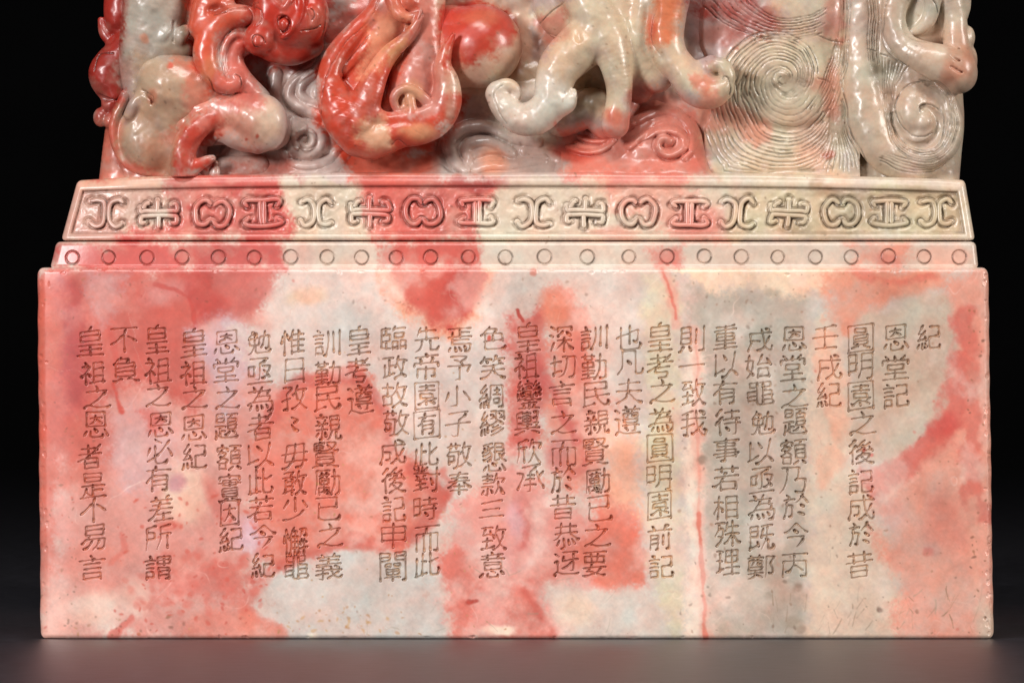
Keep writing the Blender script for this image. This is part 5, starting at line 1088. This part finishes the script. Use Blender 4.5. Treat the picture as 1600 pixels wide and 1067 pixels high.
V.chain([(1118,142,-2,22),(1132,132,2,15),(1137,117,5,13),(1131,103,6,12),(1121,100,4,11)],4).chain([(1092,134,-14,26),(1100,114,-16,22),(1112,100,-12,15)],9).carve([(1120,116,19,3),(1116,126,19,4)],4).carve([(1132,126,18,1.5),(1136,121,18,1.5),(1141,126,17,1.5),(1143,140,13,1.5),(1139,154,11,1.4)],1.5)
V.chain([(880,184,-76,28),(925,166,-66,32),(950,190,-72,28)],14).chain([(978,118,-44,20),(1000,138,-62,22)],10)
V.carve([(1022,8,16,2.4),(1017,44,14,3.4),(1019,70,12,3.4),(1032,90,12,2.6)],12)
V.carve([(868,20,6,2.4),(896,42,16,2.4),(905,62,18,2.4)],8)
V.mesh('pale_dragon', seal, .9, hair, seed=60)

# --- clouds and waves at the foot of the carving: soft swellings and furrows
def furrowed(base, ridges, furrows, wide=1.0):
    """a height sheet raised along ridge lines and pressed in along furrow lines"""
    def f(X, Y):
        Z = base(X, Y)
        for grp, sg in ((ridges, 1), (furrows, -1)):
            for pts, w_, amp in grp:
                p = spline(np.array(pts, float), 5); d = np.full(X.shape, 1e9)
                for a, b in zip(p[:-1], p[1:]): d = np.minimum(d, seg_d(X, Y, a, b))
                q = np.clip(d / (w_ * wide), 0, 3)
                Z = Z + sg * amp * (np.exp(-q * q * 1.4) if sg < 0 else np.sqrt(np.clip(1 - np.minimum(q, 1) ** 2, 0, 1)) * .6 + .4 * np.exp(-q * q * 1.2))
        return Z
    return f
V = Vol(330, 600, 60, 286, -120, -10)
V.relief(settle(furrowed(lambda X, Y: -74 + 20 * np.exp(-((X - 478) / 32) ** 2 - ((Y - 218) / 32) ** 2) + 26 * sstep(236, 274, Y),
  [([(512,74),(498,92),(479,106),(458,122),(448,144),(460,162),(486,171),(512,180)],9,9),([(488,112),(472,126),(466,142),(480,155),(502,164)],7,8),
   ([(428,112),(424,148),(436,172),(454,190),(468,198)],11,9),([(508,130),(492,138),(490,146)],6,5),
   ([(458,206),(474,195),(494,202),(503,218),(495,235),(476,241),(456,236)],9,10),([(462,226),(459,211),(471,202),(485,208),(487,222),(477,229),(468,222),(472,214)],6.5,9),
   ([(440,236),(454,252),(480,257),(508,250),(528,230)],7,8),([(500,272),(524,258),(538,240)],8,7)],
  [([(498,78),(486,98),(464,112),(440,134),(444,160),(462,176),(500,190)],3,4),([(452,182),(442,206),(446,230)],4,4),([(448,246),(480,248),(512,238)],3,3)]), 330, 600, 60), 3)
V.mesh('scrolling_cloud', seal, 1.0, None, seed=61)
V = Vol(610, 935, 110, 286, -120, -10)
V.relief(settle(furrowed(lambda X, Y: -76 + 24 * sstep(236, 274, Y) + 12 * np.exp(-((X - 765) / 55) ** 2 - ((Y - 236) / 28) ** 2),
  [([(726,264),(709,246),(702,222),(715,203),(740,194),(770,199),(800,212),(840,219)],10,10),([(733,248),(727,233),(738,220),(762,217),(784,226),(800,238)],9,8),
   ([(738,264),(762,257),(800,255),(850,246)],8,6),([(820,234),(858,238),(882,248)],8,5)],
  [([(692,200),(685,228),(694,254),(716,272)],5,7),([(724,254),(717,232),(728,212),(760,207),(792,220)],3.5,5),([(740,248),(770,240),(800,246)],4,4)]), 610, 935, 110), 3)
V.mesh('scrolling_cloud', seal, 1.0, None, seed=62)
V = Vol(850, 1135, 116, 286, -130, 10)
def swell(X, Y):
    top = np.interp(X, [850,880,905,940,970,1000,1025,1060,1085,1105,1122], [262,216,196,192,176,150,142,146,168,205,275])
    d = Y - top
    return -104 + 62 * np.sqrt(np.clip(d / 70, 0, 1)) + 14 * sstep(20, 120, d) + 16 * sstep(244, 276, Y) - 40 * sstep(1098, 1122, X) * sstep(230, 180, Y)
V.relief(furrowed(swell,
  [([(866,213),(888,227),(916,236),(944,231),(962,216)],5,7),([(886,194),(904,210),(930,219),(958,213)],5,7),([(904,184),(916,200),(938,207),(964,201),(988,191)],6,8),
   ([(964,200),(990,189),(1014,177),(1040,169),(1066,177),(1083,199),(1084,224),(1072,244)],8,7),
   ([(984,226),(1004,212),(1030,203),(1054,202),(1071,214),(1066,233),(1045,241),(1030,231),(1031,219),(1041,214),(1048,220)],7.5,9)],
  [([(874,224),(900,239),(932,243),(956,232)],4,5),([(892,206),(912,220),(940,226)],3,4),([(1026,212),(1023,230),(1038,248),(1058,247),(1076,234)],3,5),([(1036,226),(1043,231),(1053,226),(1056,215),(1044,208)],2.6,4),([(1000,222),(1030,193),(1056,190),(1076,208)],4,4)]), 3)
V.mesh('curling_wave', seal, 1.1, None, seed=63)

# --- right: combed mane, pale band and scroll curls
hair = figure_hair
V = Vol(1085, 1350, -90, 286, -120, 0)
def mane(X, Y):
    r = np.hypot(X - c_[0], Y - c_[1]); a = np.arctan2(Y - c_[1], X - c_[0]); e = -70 + 0 * X
    e += 20 * np.exp(-(np.hypot(X - 1218, Y - 122) / 84) ** 4)
    e -= 9 * np.exp(-((X - 1236) / 44) ** 4 - ((Y - 156) / 34) ** 4) + 4 * np.exp(-(r / 22) ** 2)
    e += 5 * np.exp(-((X - 1214) / 8) ** 2 - ((Y - 126) / 8) ** 2) + 5 * np.exp(-((X - 1230) / 8) ** 2 - ((Y - 113) / 7) ** 2)
    e += 20 * np.exp(-((X - 1235) / 95) ** 2 - ((Y - (-18)) / 62) ** 4)
    e += 20 * sstep(192, 256, Y - .12 * np.abs(X - 1230)) - 8 * np.exp(-((Y - 200 + .004 * (X - 1236) ** 2) / 9) ** 2) * sstep(70, 40, np.abs(X - 1236))
    e += 7 * np.exp(-((X - 1318) / 9) ** 2) * sstep(220, 160, Y)
    return e - 40 * (1 - sstep(0, 14, X - (1092 + .20 * np.clip(200 - Y, 0, 300) * sstep(60, 130, Y)) + 4 * np.sin(Y * .03)))
V.relief(mane, 3)
V.chain([(1338,60,-64,10),(1324,120,-60,10),(1332,180,-60,9),(1352,240,-60,8),(1368,268,-58,7)],5)
V.mesh('combed_mane', seal, .8, hair, seed=64)
V = Vol(1316, 1545, -90, 286, -175, 40, 1.5)
V.chain([(1347,-80,-60,27),(1350,0,-58,27),(1350,80,-56,29),(1354,150,-52,31),(1368,204,-48,33),(1392,242,-50,30),(1430,260,-54,26)],12,1.1).chain([(1384,-80,-70,26),(1390,60,-68,28),(1392,110,-66,28),(1392,170,-62,26)],12)
V.chain([(1424,90,-84,46),(1448,180,-84,60),(1440,232,-78,50)],16).chain([(1478,130,-96,34),(1480,200,-94,32),(1476,280,-90,30)],14)
# lower curl: a dome and its volute inside a combed ring
V.chain([(1382,110,-52,12),(1386,160,-48,12),(1394,206,-44,14),(1418,238,-42,17),(1450,246,-40,19),(1480,230,-40,19),(1492,196,-40,18),(1484,160,-42,17),(1462,138,-44,15),(1440,126,-46,12)],5)
V.ball(1430,170,-50,28,44,34,4,8).ball(1446,188,-42,19,20,26,4)
V.carve([(1398,176,-36,2.4),(1402,196,-34,3.4),(1414,216,-32,4.4),(1434,226,-30,5),(1456,221,-28,6),(1468,204,-28,6.5),(1468,184,-27,6),(1458,170,-25,5),(1446,166,-24,4),(1440,168,-23,2.6)],4).carve([(1464,208,-26,4),(1450,213,-22,3),(1432,213,-22,2.4),(1416,200,-24,2),(1406,178,-28,1.8)],4)
# upper curl: a thick hooked limb round a hollow, an inner volute coming down into it
V.ball(1446,22,-78,58,66,48,8)
V.chain([(1436,-70,-40,34),(1412,-24,-34,27),(1400,14,-28,20),(1402,46,-26,20),(1418,72,-22,22),(1446,88,-16,26),(1475,99,-16,31),(1497,106,-22,33)],7)
V.chain([(1474,-70,-44,36),(1488,-14,-38,24),(1496,26,-38,19),(1498,62,-36,21),(1502,90,-34,24)],8)
V.ball(1448,38,-8,35,26,20,4,-8,True).chain([(1460,-34,-18,15),(1460,4,-20,13),(1454,28,-22,12),(1441,43,-28,9),(1428,47,-34,6)],4)
V.chain([(1500,-30,-46,22),(1508,4,-46,14),(1506,20,-48,12)],6).ball(1517,56,-42,11,18,14,4).ball(1522,92,-46,10,22,16,6).ball(1500,118,-36,30,27,34,10)
V.carve([(1484,52,-18,1.6),(1488,66,-13,2.2),(1500,76,-12,2),(1514,78,-26,1.4)],4).carve([(1482,78,12,1.4),(1494,92,9,2),(1510,96,-2,1.6),(1522,90,-20,1.4)],4).carve([(1488,104,12,1.2),(1502,112,8,1.6),(1518,110,-8,1.4)],4)
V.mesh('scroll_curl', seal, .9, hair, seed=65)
# ------------------------------------------------------------------ what it stands on and in front of
def plain(name, color, rough, noise_scale, contrast, spec=.5, bump=.2):
    m = bpy.data.materials.new(name); m.use_nodes = True; N = m.node_tree.nodes; K = m.node_tree.links.new
    b = N['Principled BSDF']; tc = N.new('ShaderNodeTexCoord')
    n = N.new('ShaderNodeTexNoise'); n.inputs['Scale'].default_value = noise_scale; n.inputs['Detail'].default_value = 5
    K(tc.outputs['Object'], n.inputs['Vector'])
    r = N.new('ShaderNodeValToRGB'); c = lin(color)
    r.color_ramp.elements[0].position = .3; r.color_ramp.elements[1].position = .7
    r.color_ramp.elements[0].color = (*(c * (1 - contrast)), 1); r.color_ramp.elements[1].color = (*(c * (1 + contrast)), 1)
    K(n.outputs['Fac'], r.inputs['Fac']); K(r.outputs['Color'], b.inputs['Base Color'])
    b.inputs['Roughness'].default_value = rough; b.inputs['Specular IOR Level'].default_value = spec
    bp = N.new('ShaderNodeBump'); bp.inputs['Strength'].default_value = bump; bp.inputs['Distance'].default_value = 1e-4
    n2 = N.new('ShaderNodeTexNoise'); n2.inputs['Scale'].default_value = 1500; K(tc.outputs['Object'], n2.inputs['Vector'])
    K(n2.outputs['Fac'], bp.inputs['Height']); K(bp.outputs['Normal'], b.inputs['Normal'])
    return m
def sheet(name, corners, mat):
    me = bpy.data.meshes.new(name); me.from_pydata(corners, [], [(0, 1, 2, 3)]); me.update(); me.materials.append(mat)
    o = bpy.data.objects.new(name, me); COL.objects.link(o); o['kind'] = 'structure'; return o
f = sheet('tabletop', [(-1.2, -1.0, 0), (1.2, -1.0, 0), (1.2, 1.6, 0), (-1.2, 1.6, 0)], plain('dark_board', (46, 45, 51), .40, 260, .4, .42))
f['label'] = 'dark grey matt tabletop'; 
bk = sheet('backdrop', [(-1.2, 1.6, 0), (1.2, 1.6, 0), (1.2, 1.6, 1.6), (-1.2, 1.6, 1.6)], plain('black_cloth', (14, 14, 15), .9, 30, .2, .1))
bk['label'] = 'black backdrop behind the seal'
